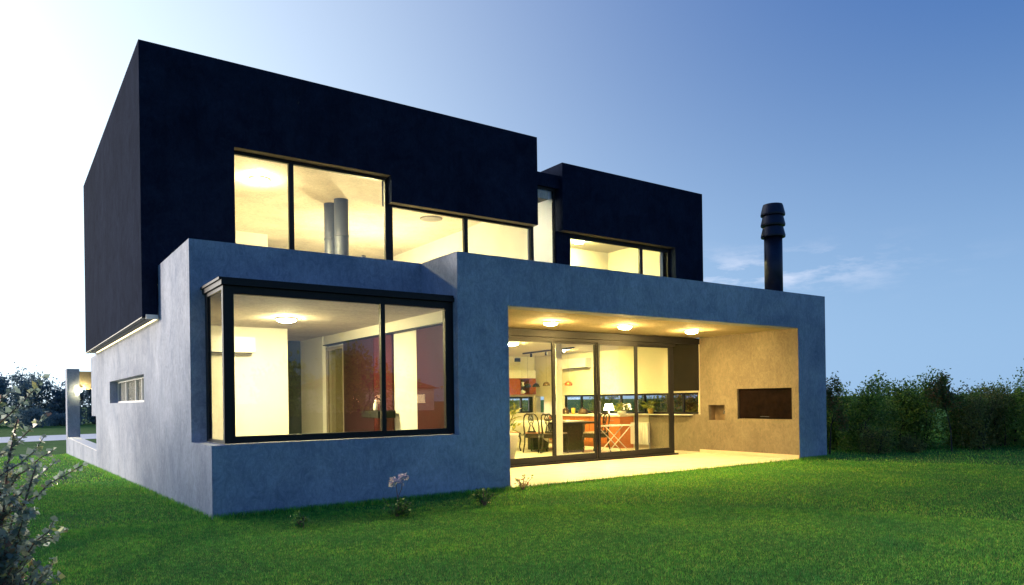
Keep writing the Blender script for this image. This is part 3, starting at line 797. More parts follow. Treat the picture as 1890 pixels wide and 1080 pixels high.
# red wall shelf with pots
t_ = thing('wall_shelf', 'brick red wall shelf with a dark open niche', 'shelf', (10.0, 8.398, 1.38))
b = MB()
b.box(-0.55, -0.28, 0, -0.06, 0, 0.45); b.box(0.24, -0.28, 0, 0.47, 0, 0.45); b.box(-0.06, -0.02, 0.02, 0.24, 0, 0.43); b.box(-0.06, -0.28, 0, 0.24, 0, 0.02); b.box(-0.06, -0.28, 0.43, 0.24, 0, 0.45)
b.build('carcass', M['shelf_red'], t_)
b = MB(); b.box(-0.058, -0.25, 0.215, 0.238, -0.022, 0.23); b.build('shelf_board', M['dark_wood'], t_)
b = MB(); b.box(-0.057, -0.026, 0.022, 0.237, -0.021, 0.428); b.build('back_board', M['dark_wood'], t_)
t_ = thing('wall_cupboard', 'white cupboard above the red wall shelf', 'cupboard', (10.0, 8.398, 1.835))
b = MB(); b.box(-0.55, -0.28, 0, 0.47, 0, 0.225); b.build('carcass', M['white'], t_)
b = MB(); b.box(-0.545, -0.30, 0.006, -0.043, -0.282, 0.219); b.box(-0.037, -0.30, 0.006, 0.465, -0.282, 0.219); b.build('doors', M['white'], t_)
bot = [(0.04, 0), (0.042, 0.01), (0.042, 0.09), (0.016, 0.13), (0.016, 0.165), (0.02, 0.17), (0, 0.171)]
lathe_thing('bottle', 'white flask with narrow neck, left on the red shelf', 'bottle', (9.99, 8.26, 1.611), bot, M['ceramic'])
lathe_thing('jar', 'squat white jar, right on the red shelf', 'jar', (10.12, 8.26, 1.611), [(0.035, 0), (0.045, 0.03), (0.025, 0.06), (0.045, 0.12), (0, 0.121)], M['ceramic'])
t_ = thing('teapot', 'white teapot in the lower niche of the red shelf', 'teapot', (10.09, 8.24, 1.401))
b = MB(); b.lathe([(0.04, 0), (0.075, 0.035), (0.07, 0.07), (0.03, 0.10), (0.012, 0.115), (0, 0.125)], n=18); b.build('pot', M['ceramic'], t_, True)
b = MB(); b.tube([(-0.06, 0, 0.04), (-0.10, 0, 0.06), (-0.12, 0, 0.10)], [0.014, 0.01, 0.008], 8); b.build('spout', M['ceramic'], t_, True)
b = MB(); b.tube([(0.06, 0, 0.03), (0.11, 0, 0.045), (0.11, 0, 0.075), (0.06, 0, 0.085)], 0.007, 8); b.build('handle', M['ceramic'], t_, True)

# dining table
t_ = thing('dining_table', 'long ebony dining table on slab legs', 'table', (8.83, 5.15, 0.045))
b = MB(); b.box(-0.52, -0.95, 0.635, 0.52, 0.95, 0.675); b.build('tabletop', M['dark_wood'], t_)
for y in (-0.72, 0.55):
    b = MB(); b.box(-0.36, y - 0.10, 0, 0.10, y + 0.12, 0.633); b.build('leg', M['dark_wood'], t_)
# cloth over the far half
rng2 = np.random.default_rng(3)
b = MB()
nxs, nys = 26, 24
X0, X1, Y0, Y1 = -0.86, 0.86, 4.78, 6.40
for j in range(nys + 1):
    for i in range(nxs + 1):
        u = X0 + (X1 - X0) * i / nxs; v = Y0 + (Y1 - Y0) * j / nys
        du = max(abs(u) - 0.535, 0); dv = max(v - 6.12, 0)
        z = 0.7235 + 0.0
        x = 8.83 + max(-0.535, min(0.535, u)); y = min(v, 6.12)
        dr = math.hypot(du, dv)
        if dr > 0:
            z = 0.7235 - dr * 1.05
            fold = 0.022 * math.sin(v * 21 + 1.0) * min(1, dr / 0.12) + 0.012 * math.sin(v * 47)
            x += math.copysign(0.012 + abs(fold), u) if du > 0 else 0
            y += (0.012 + abs(0.02 * math.sin(u * 19))) if dv > 0 else 0
            if v < 5.0: z -= 0.10 * (5.0 - v) / 0.2 * min(1, dr / 0.3)
        b.v.append((x, y, z))
for j in range(nys):
    for i in range(nxs):
        a = j * (nxs + 1) + i; b.f.append((a, a + 1, a + nxs + 2, a + nxs + 1))
cl = b.build('tablecloth', M['cloth'], None, True)
so = cl.modifiers.new('thick', 'SOLIDIFY'); so.thickness = 0.003; so.offset = 1
tag(cl, 'white cloth draped over the far half of the dining table', 'tablecloth')

# chairs
def chair(loc, rz, label, seat):
    t_ = thing('dining_chair', label, 'chair', loc, rz, 'dark carved dining chairs')
    b = MB(); b.box(-0.21, -0.20, 0.40, 0.21, 0.22, 0.425); b.box(-0.20, -0.19, 0.33, 0.20, -0.17, 0.40); b.box(-0.20, 0.18, 0.33, 0.20, 0.20, 0.40)
    b.box(-0.20, -0.17, 0.33, -0.18, 0.18, 0.40); b.box(0.18, -0.17, 0.33, 0.20, 0.18, 0.40); b.build('seat_frame', M['dark_wood'], t_)
    b = MB(); b.box(-0.19, -0.18, 0.426, 0.19, 0.20, 0.455); b.build('cushion', seat, t_)
    for sx in (-1, 1):
        b = MB(); b.tube([(sx * 0.185, 0.185, 0.40), (sx * 0.20, 0.21, 0.26), (sx * 0.18, 0.19, 0.10), (sx * 0.195, 0.215, 0.0)], [0.026, 0.022, 0.014, 0.02], 8); b.build('leg', M['dark_wood'], t_, True)
        b = MB(); b.tube([(sx * 0.175, -0.20, 0.42), (sx * 0.175, -0.21, 0.2), (sx * 0.19, -0.27, 0.0)], [0.02, 0.018, 0.016], 8); b.build('leg', M['dark_wood'], t_, True)
        b = MB(); b.tube([(sx * 0.175, -0.20, 0.42), (sx * 0.185, -0.225, 0.60), (sx * 0.165, -0.26, 0.78), (sx * 0.135, -0.275, 0.84)], [0.02, 0.017, 0.016, 0.016], 8); b.build('back_post', M['dark_wood'], t_, True)
    b = MB(); b.tube([(-0.145, -0.272, 0.83), (-0.09, -0.278, 0.87), (0, -0.275, 0.855), (0.09, -0.278, 0.87), (0.145, -0.272, 0.83)], [0.018, 0.02, 0.024, 0.02, 0.018], 8); b.build('crest_rail', M['dark_wood'], t_, True)
    b = MB()
    for sx in (-1, 1):
        b.tube([(sx * 0.075, -0.21, 0.46), (sx * 0.05, -0.222, 0.55), (sx * 0.02, -0.235, 0.62), (sx * 0.06, -0.25, 0.70), (sx * 0.055, -0.265, 0.78), (sx * 0.02, -0.272, 0.85)], [0.016, 0.016, 0.014, 0.012, 0.012, 0.014], 6)
        b.tube([(sx * 0.01, -0.24, 0.66), (sx * 0.03, -0.25, 0.73), (sx * 0.005, -0.26, 0.78)], 0.008, 6)
    b.box(-0.10, -0.222, 0.455, 0.10, -0.202, 0.49)
    b.build('back_splat', M['dark_wood'], t_, True)
chair((8.10, 5.02, 0.045), R(-60), 'carved dark chair seen from behind, centred in the left glass door', M['pink_cushion'])
chair((8.22, 4.46, 0.045), R(-80), 'carved dark chair half hidden by the first door post', M['cushion'])
chair((7.86, 5.75, 0.045), R(-95), 'carved dark chair farthest left at the table', M['pink_cushion'])
chair((9.0, 3.98, 0.045), R(10), 'carved dark chair at the near end of the table', M['cushion'])
# folding table
t_ = thing('folding_stand', 'white folding stand with crossed legs before the cabinet', 'folding table', (8.93, 3.30, 0.045))
b = MB(); b.box(-0.43, -0.16, 0.600, 0.43, 0.16, 0.625); b.build('top', M['white_metal'], t_)
for s in (-1, 1):
    for y in (-0.12, 0.12):
        b = MB(); b.tube([(s * 0.38, y + 0.014 * s, 0.60), (-s * 0.36, y + 0.014 * s, 0.0)], 0.011, 8); b.build('leg', M['white_metal'], t_, True)
# tableware
lathe_thing('bowl', 'shallow white bowl on the dining table', 'bowl', (8.55, 4.62, 0.721), [(0.05, 0), (0.12, 0.035), (0.125, 0.045), (0.05, 0.012), (0, 0.012)], M['ceramic'])
lathe_thing('bowl', 'dark bowl on the white tablecloth', 'bowl', (8.62, 5.2, 0.725), [(0.05, 0), (0.11, 0.05), (0.115, 0.06), (0.05, 0.012), (0, 0.012)], M['copper'])
lathe_thing('vase', 'clear-grey rounded vase at the far end of the tablecloth', 'vase', (8.6, 5.85, 0.725), [(0.04, 0), (0.075, 0.06), (0.05, 0.14), (0.06, 0.19), (0, 0.185)], M['steel'])
# counter-top things
def pan(loc, r, h, label):
    t_ = thing('saucepan', label, 'pan', loc, 0.4)
    b = MB(); b.lathe([(r * 0.9, 0), (r, 0.02), (r, h), (r * 0.95, h), (r * 0.93, 0.02), (0, 0.02)], n=22); b.build('pan_body', M['copper'], t_, True)
    b = MB(); b.lathe([(r, h), (r * 0.6, h + 0.035), (0.02, h + 0.05), (0.018, h + 0.08), (0, h + 0.082)], n=22); b.build('lid', M['copper'], t_, True)
    b = MB(); b.tube([(0, -r, h * 0.8), (0, -r - 0.06, h * 0.85), (0, -r - 0.14, h * 0.9)], 0.011, 8); b.build('handle', M['frame'], t_, True)
pan((10.42, 6.75, 0.846), 0.09, 0.11, 'tall brown pan with lid, left on the kitchen counter')
pan((10.42, 6.05, 0.846), 0.13, 0.10, 'wide brown pan, middle of the kitchen counter')
lathe_thing('jug', 'yellow glass jug between two pans on the counter', 'jug', (10.40, 6.42, 0.846), [(0.04, 0), (0.045, 0.02), (0.055, 0.16), (0.05, 0.16), (0.04, 0.02), (0, 0.02)], M['yellow'])
lathe_thing('fruit_bowl', 'dark wide bowl beside the bright counter lamp', 'bowl', (10.40, 5.52, 0.846), [(0.05, 0), (0.14, 0.07), (0.145, 0.085), (0.06, 0.02), (0, 0.02)], M['copper'])
t_ = thing('table_lamp', 'bright white lamp glowing on the kitchen counter', 'lamp', (10.42, 5.08, 0.846))
b = MB(); b.lathe([(0.07, 0), (0.07, 0.015), (0.02, 0.03), (0.016, 0.10)], n=16); b.build('lamp_base', M['ceramic'], t_, True)
b = MB(); b.lathe([(0.0, 0.10), (0.13, 0.11), (0.085, 0.26), (0.0, 0.262)], n=20); b.build('lamp_shade', M['lamp_small'], t_, True)

# ------------------------------------------------------------------ plants
LEAF = {}
LEAF['indoor'] = leaf_mat('indoor_leaf', [(0, (0.10, 0.16, 0.03)), (0.6, (0.28, 0.30, 0.05)), (1, (0.45, 0.40, 0.08))])
LEAF['tree_dark'] = leaf_mat('dark_tree_leaf', [(0, (0.12, 0.21, 0.04)), (0.5, (0.23, 0.35, 0.06)), (0.85, (0.38, 0.50, 0.09)), (1, (0.48, 0.48, 0.13))], 0.55, 0.42, 0.25)
LEAF['tree_red'] = leaf_mat('reddish_tree_leaf', [(0, (0.10, 0.17, 0.05)), (0.5, (0.19, 0.24, 0.07)), (0.8, (0.34, 0.23, 0.08)), (1, (0.45, 0.17, 0.08))], 0.55, 0.42, 0.25)
LEAF['tree_brown'] = leaf_mat('brownish_tree_leaf', [(0, (0.14, 0.17, 0.04)), (0.5, (0.27, 0.28, 0.07)), (0.9, (0.42, 0.36, 0.11)), (1, (0.52, 0.36, 0.13))], 0.6, 0.42, 0.2)
LEAF['far'] = leaf_mat('hazy_far_leaf', [(0, (0.12, 0.19, 0.24)), (0.6, (0.20, 0.29, 0.33)), (1, (0.30, 0.39, 0.40))], 0.7, 0.3, 0.2)  # bluish haze of distance painted into the leaf colour
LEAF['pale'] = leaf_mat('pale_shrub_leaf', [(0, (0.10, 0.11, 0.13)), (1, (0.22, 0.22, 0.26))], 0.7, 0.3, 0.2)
LEAF['dusty'] = leaf_mat('dusty_shrub_leaf', [(0, (0.17, 0.24, 0.20)), (0.4, (0.30, 0.38, 0.34)), (0.75, (0.50, 0.56, 0.54)), (0.92, (0.50, 0.53, 0.22)), (1, (0.36, 0.20, 0.20))], 0.4, 0.5, 0.5)
LEAF['rose'] = leaf_mat('rose_leaf', [(0, (0.05, 0.14, 0.04)), (0.6, (0.10, 0.24, 0.06)), (1, (0.20, 0.34, 0.09))], 0.5, 0.4, 0.2)
BARK = plain('brown_bark', (0.060, 0.042, 0.030), 0.9, var=0.4, scale=14)
TWIG = plain('red_brown_twig', (0.20, 0.115, 0.10), 0.7, var=0.3, scale=30)
PETAL = leaf_mat('lilac_petal', [(0, (0.70, 0.55, 0.74)), (0.5, (0.90, 0.80, 0.90)), (1, (0.95, 0.92, 0.94))], 0.6, 0.5, 0.2)

def leaf_mesh(C_, D_, ln, wd, rng, droop=0.15):
    """six-vertex folded leaves at points C_, pointing roughly along D_"""
    n = len(C_)
    d = D_ + rng.normal(0, 0.55, (n, 3)); d[:, 2] -= droop
    d /= np.linalg.norm(d, axis=1, keepdims=True)
    up = rng.normal(0, 0.7, (n, 3)); up[:, 2] += 1.0
    s = np.cross(d, up); s /= np.linalg.norm(s, axis=1, keepdims=True) + 1e-9
    nn = np.cross(s, d)
    l = (ln * rng.uniform(0.6, 1.25, n))[:, None]; w_ = (wd * rng.uniform(0.6, 1.25, n))[:, None]
    b0 = C_; tip = C_ + d * l - nn * l * 0.12
    m1 = C_ + d * l * 0.45
    lf = m1 + s * w_ * 0.5 + nn * w_ * 0.18; rt = m1 - s * w_ * 0.5 + nn * w_ * 0.18
    V = np.stack([b0, rt, tip, lf], 1).reshape(-1, 3)
    F = np.arange(4 * n).reshape(-1, 4)
    return V, F

def grow(rng, start, direction, length, rad, depth, segs, tips, spread=0.55, up=0.12, ratio=0.68, kids=(2, 4)):
    """recursive branch; appends (points, radii) to segs and leafy sample points to tips"""
    p0 = np.array(start, float); d = np.array(direction, float); d /= np.linalg.norm(d)
    k = 5; pts = [p0.copy()]; rad_ = [rad]
    for i in range(k):
        d = d + rng.normal(0, 0.13, 3); d[2] += up * 0.4; d /= np.linalg.norm(d)
        p0 = p0 + d * length / k; pts.append(p0.copy()); rad_.append(rad * (1 - 0.5 * (i + 1) / k))
        if depth <= 1:
            for _ in range(1 if depth == 1 else 2): tips.append((p0 + rng.normal(0, length * 0.06, 3), d.copy()))
    segs.append((pts, rad_))
    if depth == 0: return
    for _ in range(rng.integers(kids[0], kids[1] + 1)):
        j = rng.integers(2, k + 1)
        nd_ = d + rng.normal(0, spread, 3); nd_[2] += up
        grow(rng, pts[j], nd_, length * ratio * rng.uniform(0.75, 1.2), rad_[j] * 0.7, depth - 1, segs, tips, spread, up, ratio, kids)

def tree(name, label, cat, loc, height, width, seed, leafkey, nleaf, lsize, trunk_h=0.25, stems=1, depth=3, group=None, rad=0.03, bark=BARK, jitter=0.10, spread=0.55, minr=0.0, low=0.0):
    rng = np.random.default_rng(seed)
    t_ = thing(name, label, cat, loc, 0, group)
    segs, tips = [], []
    for s in range(stems):
        an = rng.uniform(0, 2 * math.pi)
        tilt = 0.10 if stems == 1 else rng.uniform(0.15, 0.55)
        d0 = (math.cos(an) * tilt, math.sin(an) * tilt, 1)
        base = (math.cos(an) * 0.06 * (stems > 1), math.sin(an) * 0.06 * (stems > 1), -0.05)
        th = height * trunk_h
        dn = np.array(d0) / np.linalg.norm(d0)
        pts = [np.array(base) + dn * th * q for q in (0, 0.5, 1)]
        segs.append((pts, [rad * 1.15, rad, rad * 0.9]))
        grow(rng, pts[-1], d0, height * 0.42, rad * 0.9, depth, segs, tips, spread, 0.10)
    # fit the crown to the wanted size
    P = np.array([q[0] for q in tips]); D = np.array([q[1] for q in tips])
    zmax = P[:, 2].max(); rmax = np.percentile(np.hypot(P[:, 0], P[:, 1]), 92)
    sz = height / zmax; sr = width / 2 / rmax
    S = np.array([sr, sr, sz])
    P = P * S
    b = MB()
    for pts, rd in segs:
        if rd[0] < minr: continue
        b.tube([tuple(np.array(q) * S) for q in pts], [max(r * min(1, sz), 0.003) for r in rd], 6, False)
    b.build('trunk', bark, t_, True)
    idx = rng.integers(0, len(P), nleaf)
    C_ = P[idx] + rng.normal(0, 1, (nleaf, 3)) * np.array([width, width, height]) * 0.5 * jitter
    if low > 0:
        C_[:, 2] = np.where(rng.uniform(0, 1, nleaf) < low, C_[:, 2] * rng.uniform(0.05, 0.8, nleaf), C_[:, 2])
    C_[:, 2] = np.maximum(C_[:, 2], 0.04)
    V, F = leaf_mesh(C_, D[idx], lsize, lsize * 0.55, rng)
    mesh_np('crown', V, F, LEAF[leafkey], t_)
    return t_

# trees and big shrubs beyond the right corner of the house
G = 'young trees along the right edge of the lawn'
row = [
 ('tree', 'slim sapling with reddish leaves right against the house corner', (12.33, 0.42), 1.62, 0.62, 'tree_red', 1300, 0.060, 1, 0.30),
 ('tree', 'dense dark green tree next to the slim sapling', (13.92, 0.52), 1.68, 1.35, 'tree_dark', 4300, 0.076, 4, 0.12),
 ('tree', 'dark green tree with an uneven flat top, second in the dense row', (15.24, 0.57), 1.62, 1.35, 'tree_dark', 4300, 0.076, 4, 0.12),
 ('tree', 'tallest dense green tree in the middle of the row', (15.37, 0.0), 1.70, 1.25, 'tree_dark', 4300, 0.076, 4, 0.12),
 ('tree', 'sparse tree with sky showing through its reddish crown', (14.64, -0.96), 1.62, 0.85, 'tree_red', 1700, 0.076, 1, 0.30),
 ('tree', 'leaning brownish feathery tree right of the sparse one', (15.85, -1.07), 1.42, 1.25, 'tree_brown', 4200, 0.062, 4, 0.10),
 ('tree', 'low brownish bushy tree near the right edge', (17.32, -0.88), 1.42, 1.2, 'tree_brown', 6500, 0.062, 4, 0.10),
 ('tree', 'dark tree cut by the right edge of the picture', (16.83, -1.58), 1.75, 1.3, 'tree_dark', 4300, 0.076, 3, 0.15),
 ('tree', 'light green tree close behind the sapling at the house corner', (14.1, 1.35), 1.45, 1.2, 'tree_dark', 4300, 0.076, 4, 0.12),
 ('tree', 'round green tree between the sparse and the feathery tree', (16.4, -0.75), 1.36, 1.1, 'tree_dark', 4000, 0.076, 4, 0.12),
 ('tree', 'green tree behind the brownish feathery tree', (18.2, -0.75), 1.40, 1.5, 'tree_dark', 4300, 0.076, 4, 0.12),
]
for i, (nm, lb, (x, y), h, wd, lk, nl, ls, st, th) in enumerate(row):
    tree(nm, lb, 'tree', (x, y, float(gz(x, y))), h, wd, 40 + i, lk, nl, ls, th, st, 3, G, 0.02, low=0.38 if st > 1 else 0.0, jitter=0.105)
# bushes filling in under and behind the row
for i, (x, y, h, wd, lk, lb) in enumerate((
  (15.6, 1.5, 1.45, 2.2, 'tree_dark', 'dark bush in the back row behind the dense tree'),
  (17.2, 0.9, 1.45, 2.3, 'tree_dark', 'dark bush in the back row behind the tallest tree'),
  (17.9, 0.1, 1.45, 2.3, 'tree_dark', 'dark bush in the back row behind the feathery tree'),
  (19.4, -1.9, 1.5, 2.3, 'tree_dark', 'dark bush in the back row at the right edge'),
  (13.25, 0.0, 0.62, 0.85, 'tree_brown', 'low twiggy brown bush in front of the dense dark tree'),
  (14.2, -0.35, 0.36, 0.7, 'tree_brown', 'knee-high brown bush under the middle trees'))):
    tree('bush', lb, 'bush', (x, y, float(gz(x, y))), h, wd, 70 + i, lk, 8000 if h > 0.9 else 1700, 0.065 if h > 0.9 else 0.045, 0.08, 5, 3, 'bushes under the row of young trees', 0.015, low=0.5, jitter=0.16)
# plants outside the kitchen strip window
for i, (x, y, h, lb) in enumerate(((12.1, 3.6, 1.5, 'leafy bush outside the kitchen window, nearest the porch'), (12.3, 5.4, 1.6, 'leafy bush outside the middle of the kitchen window'), (12.4, 7.6, 1.7, 'leafy bush outside the far end of the kitchen window'), (11.3, 10.3, 1.6, 'leafy bush outside the corner kitchen window'))):
    tree('garden_bush', lb, 'bush', (x, y, float(gz(x, y))), h, 1.5, 90 + i, 'tree_dark', 2600, 0.09, 0.1, 4, 3, 'bushes outside the kitchen', 0.02, low=0.4)
# far trees beyond the pond
G = 'trees on the far side of the pond'
far = [(-7.5, 80, 5.2, 6.5, 'rounded far tree at the left edge beyond the pond'), (-2.6, 79, 4.7, 5.0, 'far tree seen through the shrub twigs'), (0.9, 82, 5.3, 4.6, 'tall rounded far tree in the gap left of the gate pier'),
       (3.6, 80, 4.4, 3.6, 'lower far tree with light gaps beside the gate pier'), (6.0, 78, 4.6, 4.2, 'far tree framed by the gate pier and the house'), (9.5, 80, 5.0, 5.0, 'far tree hidden mostly by the house wall'), (-13, 82, 5.5, 6.5, 'far tree left of the picture')]
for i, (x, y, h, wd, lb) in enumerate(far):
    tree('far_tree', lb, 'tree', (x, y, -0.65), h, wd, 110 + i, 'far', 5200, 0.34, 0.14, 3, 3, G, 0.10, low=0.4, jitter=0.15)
for i, (x, y, h, wd, lk, lb) in enumerate(((1.3, 69, 1.8, 3.2, 'far', 'rounded dark shrub at the foot of the far trees'), (5.6, 60, 1.5, 2.4, 'pale', 'pale lilac shrub seen through the gate opening'), (3.0, 73, 1.3, 3.0, 'far', 'low shrub under the far trees beside the gate pier'))):
    tree('far_shrub', lb, 'shrub', (x, y, -0.64), h, wd, 130 + i, lk, 2600, 0.16, 0.08, 5, 3, None, 0.04, low=0.5, jitter=0.15)
# trees and a house across the lawn behind the viewer, mirrored in the glass
for i, (x, y, h, wd, lb) in enumerate(((-14, -52, 6, 8, 'broad tree across the lawn, farthest left behind the viewer'), (-3, -56, 5.2, 8, 'round tree across the lawn straight behind the viewer'), (9, -54, 6.0, 9, 'tall tree mirrored in the left half of the corner window'),
      (19, -60, 5.0, 8, 'low tree mirrored in the middle of the corner window'), (27, -58, 6.2, 8, 'tree mirrored in front of the red roof'), (45, -66, 6.5, 9, 'tree right of the red-roofed house'), (56, -62, 5.6, 9, 'tree mirrored in the glass doors'), (68, -60, 6.4, 10, 'tree farthest right behind the viewer'))):
    tree('garden_tree', lb, 'tree', (x, y, 0), h, wd, 150 + i, 'tree_dark', 2600, 0.5, 0.15, 3, 3, 'trees across the lawn', 0.12, low=0.5, jitter=0.16)
nh = thing('neighbour_house', 'low white house with a red hip roof mirrored in the corner window', 'house', (37, -80, 0))
b = MB(); b.box(-8, -4, -0.2, 8, 4, 2.9); b.build('wall', plain('white_house_wall', (0.6, 0.58, 0.54), 0.85), nh)
b = MB(); b.v = [(-8.6, -4.6, 2.9), (8.6, -4.6, 2.9), (8.6, 4.6, 2.9), (-8.6, 4.6, 2.9), (-4, 0, 5.0), (4, 0, 5.0)]
b.f = [(0, 1, 5, 4), (1, 2, 5), (2, 3, 4, 5), (3, 0, 4), (0, 3, 2, 1)]; b.build('roof', plain('red_roof_tile', (0.28, 0.07, 0.035), 0.8, var=0.25, scale=3), nh)
for k, x in enumerate((-6, -3.2, 0.2, 3.4, 6)):
    b = MB(); b.box(x - 0.7, 4.0, 0.9, x + 0.7, 4.06, 2.2); wn = b.build('window', M['white_metal'], nh)
    b = MB(); b.box(x - 0.6, 4.062, 1.0, x + 0.6, 4.07, 2.1); b.build('pane', M['neighbour_lit'] if k in (1, 2, 4) else M['frame'], wn)

# unseen trees added left of the lawn to shade the lower side wall
for i, (x, y, h, wd, lb) in enumerate(((-9.2, 5.5, 3.0, 3.2, 'unseen bushy tree added for shade left of the lawn, nearest the viewer'), (-9.0, 8.6, 3.1, 3.2, 'unseen bushy tree added for shade left of the lawn, middle of three'), (-9.3, 11.6, 2.7, 3.0, 'unseen bushy tree added for shade left of the lawn, nearest the gate pier'))):
    tree('shade_tree', lb, 'tree', (x, y, float(gz(x, y))), h, wd, 170 + i, 'tree_dark', 11000, 0.17, 0.12, 5, 3, 'unseen shade trees added left of the lawn', 0.06, low=0.55, jitter=0.2)

# foreground shrub at the left edge
rng = np.random.default_rng(77)
sh = thing('shrub', 'twiggy dusty-leaved shrub close at the left edge', 'shrub', (-2.06, -5.38, 0.0))
b = MB(); LC = []; LD = []
def twig(p0, p1, sag, r0, leaf_from=0.25, step=0.0068, n=9):
    p0 = np.array(p0); p1 = np.array(p1)
    q = [p0 + (p1 - p0) * s + np.array([0, 0, -sag * 4 * s * (1 - s)]) + rng.normal(0, 0.006, 3) for s in np.linspace(0, 1, n)]
    b.tube([tuple(x) for x in q], [r0 * (1 - 0.75 * i / (n - 1)) for i in range(n)], 6, False)
    ln = np.linalg.norm(p1 - p0); d = (p1 - p0) / ln
    s = leaf_from
    while s < 1.0:
        i = min(int(s * (n - 1)), n - 2); fr = s * (n - 1) - i
        c = q[i] * (1 - fr) + q[i + 1] * fr
        side = rng.normal(0, 1, 3); side -= d * side.dot(d); side /= np.linalg.norm(side)
        for sg in (1, -1):
            LC.append(c); LD.append(d * 0.5 + side * sg * 1.0)
        s += step / ln * rng.uniform(0.7, 1.3)
    return q
stems = []
for k in range(40):
    an = rng.uniform(-2.8, 2.2); rr_ = rng.uniform(0.08, 0.33)
    top = (math.cos(an) * rr_, math.sin(an) * rr_ * 0.9, rng.uniform(0.55, 1.25))
    q = twig((math.cos(an) * 0.05, math.sin(an) * 0.05, 0), top, 0.02, 0.010, 0.25)
    for j in range(18):
        i = rng.integers(1, 8); a2 = rng.uniform(0, 2 * math.pi); l2 = rng.uniform(0.08, 0.20)
        twig(q[i], q[i] + np.array([math.cos(a2) * l2, math.sin(a2) * l2, rng.uniform(0.02, 0.16)]), 0.012, 0.0045, 0.1)
# long slender shoots that reach over the lawn
for (p0, p1, r0) in (((0.10, 0.0, 0.83), (0.445, -0.02, 1.045), 0.006), ((0.12, 0.02, 0.90), (0.365, 0.0, 1.10), 0.005), ((0.08, -0.02, 0.93), (0.335, -0.04, 1.125), 0.005),
                     ((0.14, 0.0, 0.62), (0.37, 0.0, 0.865), 0.005), ((0.16, 0.0, 0.45), (0.36, 0.02, 0.69), 0.005), ((0.10, 0.0, 1.02), (0.345, 0.03, 1.345), 0.005), ((0.05, 0.0, 1.05), (0.26, -0.03, 1.30), 0.005), ((0.12, 0.0, 1.0), (0.35, 0.02, 1.22), 0.004)):
    twig(p0, p1, 0.015, r0, 0.2, 0.010)
b.build('stems', TWIG, sh, True)
V, F = leaf_mesh(np.array(LC), np.array(LD), 0.022, 0.022, rng, -0.1)
mesh_np('foliage', V, F, LEAF['dusty'], sh)

# small plants along the foot of the wall
def small_plant(name, label, cat, loc, h, wd, n, seed, lk='rose', ls=0.045):
    rng = np.random.default_rng(seed)
    t_ = thing(name, label, cat, loc)
    b = MB(); C_ = []; D_ = []
    for k in range(9):
        an = rng.uniform(0, 2 * math.pi); rr_ = rng.uniform(0.2, 1) * wd / 2; top = np.array([math.cos(an) * rr_, math.sin(an) * rr_, h * rng.uniform(0.5, 1.0)])
        q = [np.array([0, 0, -0.01]) + top * s + np.array([0, 0, 0.06 * h * math.sin(3.1 * s)]) for s in np.linspace(0, 1, 5)]
        b.tube([tuple(x) for x in q], [0.006, 0.005, 0.004, 0.003, 0.002], 5, False)
        for _ in range(n // 9):
            s = rng.uniform(0.2, 1); C_.append(top * s + rng.normal(0, wd * 0.06, 3)); D_.append(np.array([math.cos(an), math.sin(an), 0.4]))
    b.build('stems', TWIG, t_, True)
    C_ = np.array(C_); C_[:, 2] = np.maximum(C_[:, 2], 0.015)
    V, F = leaf_mesh(C_, np.array(D_), ls, ls * 0.7, rng)
    mesh_np('foliage', V, F, LEAF[lk], t_)
    return t_
rb = small_plant('rose_bush', 'small rose bush with two pale lilac blooms by the wall', 'rose bush', (1.62, -1.12, 0), 0.24, 0.36, 180, 201, ls=0.05)
b = MB(); b.tube([(0, 0, 0.0), (0.01, 0, 0.2), (-0.01, 0.0, 0.37)], [0.006, 0.005, 0.004], 6, False); b.tube([(0.01, 0, 0.2), (0.05, -0.01, 0.3), (0.075, 0.0, 0.40)], [0.005, 0.004, 0.003], 6, False)
b.build('flower_stem', TWIG, rb, True)
for (x, y, z, r) in ((-0.005, 0, 0.365, 0.070), (0.085, 0, 0.41, 0.052)):
    rng = np.random.default_rng(int(z * 1000))
    n = 46; d = rng.normal(0, 1, (n, 3)); d[:, 2] = np.abs(d[:, 2]) * 0.8 - 0.1; d /= np.linalg.norm(d, axis=1, keepdims=True)
    C_ = d * r * rng.uniform(0.25, 0.75, n)[:, None] + np.array([x, y, z])
    V, F = leaf_mesh(C_, d, r * 0.75, r * 0.85, rng, 0.0)
    mesh_np('flower', V, F, PETAL, rb)
small_plant('low_plant', 'low leafy plant left of the rose bush', 'plant', (0.60, -1.12, 0), 0.16, 0.30, 120, 202)
small_plant('low_plant', 'small upright bush between the rose and the porch', 'plant', (2.78, -1.05, 0), 0.24, 0.28, 170, 203)
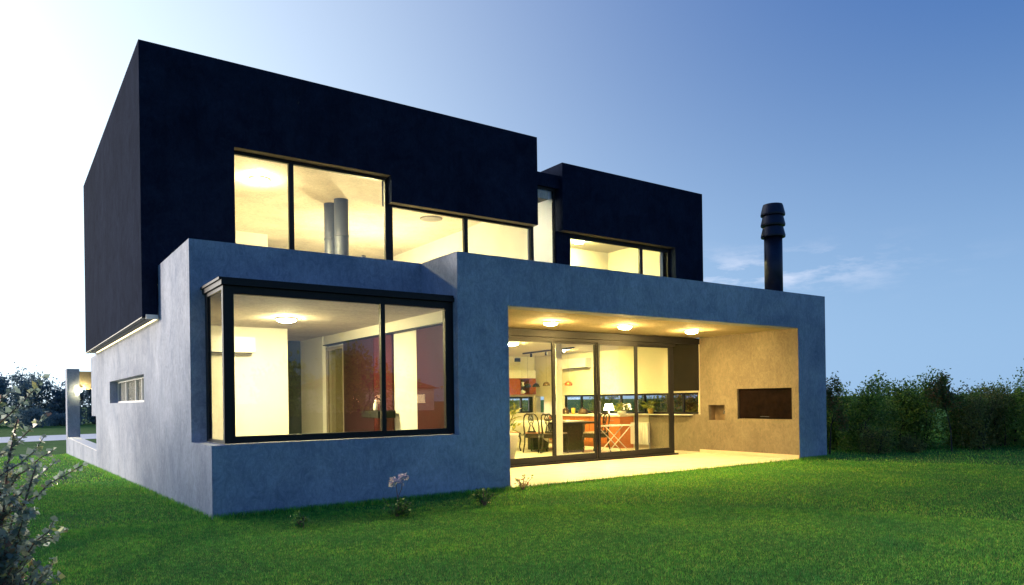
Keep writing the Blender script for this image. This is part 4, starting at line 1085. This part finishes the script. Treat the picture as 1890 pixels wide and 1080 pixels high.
small_plant('low_plant', 'grassy weed tuft at the left corner of the porch', 'plant', (4.02, -0.10, 0), 0.20, 0.34, 60, 204, 'tree_red', 0.05)
# house plants
t_ = thing('potted_plant', 'tall cream planter with a leafy plant behind the left door', 'potted plant', (6.24, 3.42, 0.045))
b = MB(); b.lathe([(0.11, 0), (0.20, 0.50), (0.21, 0.54), (0.19, 0.54), (0.17, 0.48), (0, 0.48)], n=24); b.build('pot', M['ceramic'], t_, True)
rng = np.random.default_rng(8); n = 90
an = rng.uniform(0, 6.28, n); C_ = np.stack([np.cos(an) * rng.uniform(0.02, 0.2, n), np.sin(an) * rng.uniform(0.02, 0.2, n), rng.uniform(0.55, 1.05, n)], 1)
V, F = leaf_mesh(C_, np.stack([np.cos(an), np.sin(an), np.full(n, 0.8)], 1), 0.17, 0.05, rng, 0.1); mesh_np('foliage', V, F, LEAF['indoor'], t_)
b = MB()
for k in range(7): b.tube([(0, 0, 0.48), (0.04 * math.cos(k), 0.04 * math.sin(k), 0.75), (0.15 * math.cos(k), 0.15 * math.sin(k), 0.98)], 0.006, 5, False)
b.build('stems', LEAF['indoor'], t_, True)
def pot_plant(loc, label, mat, r, h, n, ls, seed):
    t_ = thing('potted_plant', label, 'potted plant', loc)
    b = MB(); b.lathe([(r * 0.75, 0), (r, h), (r * 0.9, h), (r * 0.85, h * 0.85), (0, h * 0.85)], n=20); b.build('pot', mat, t_, True)
    rng = np.random.default_rng(seed); an = rng.uniform(0, 6.28, n)
    C_ = np.stack([np.cos(an) * rng.uniform(0, r * 1.5, n), np.sin(an) * rng.uniform(0, r * 1.5, n), h + rng.uniform(0, r * 1.3, n)], 1)
    V, F = leaf_mesh(C_, np.stack([np.cos(an), np.sin(an), np.full(n, 0.5)], 1), ls, ls * 0.55, rng); mesh_np('foliage', V, F, LEAF['indoor'], t_)
pot_plant((10.42, 4.62, 0.846), 'yellow-green plant in a low white pot on the counter end', M['ceramic'], 0.12, 0.09, 110, 0.09, 11)
pot_plant((10.555, 3.80, 0.864), 'spiky plant in an ochre pot on the window sill', M['yellow'], 0.075, 0.14, 30, 0.16, 12)
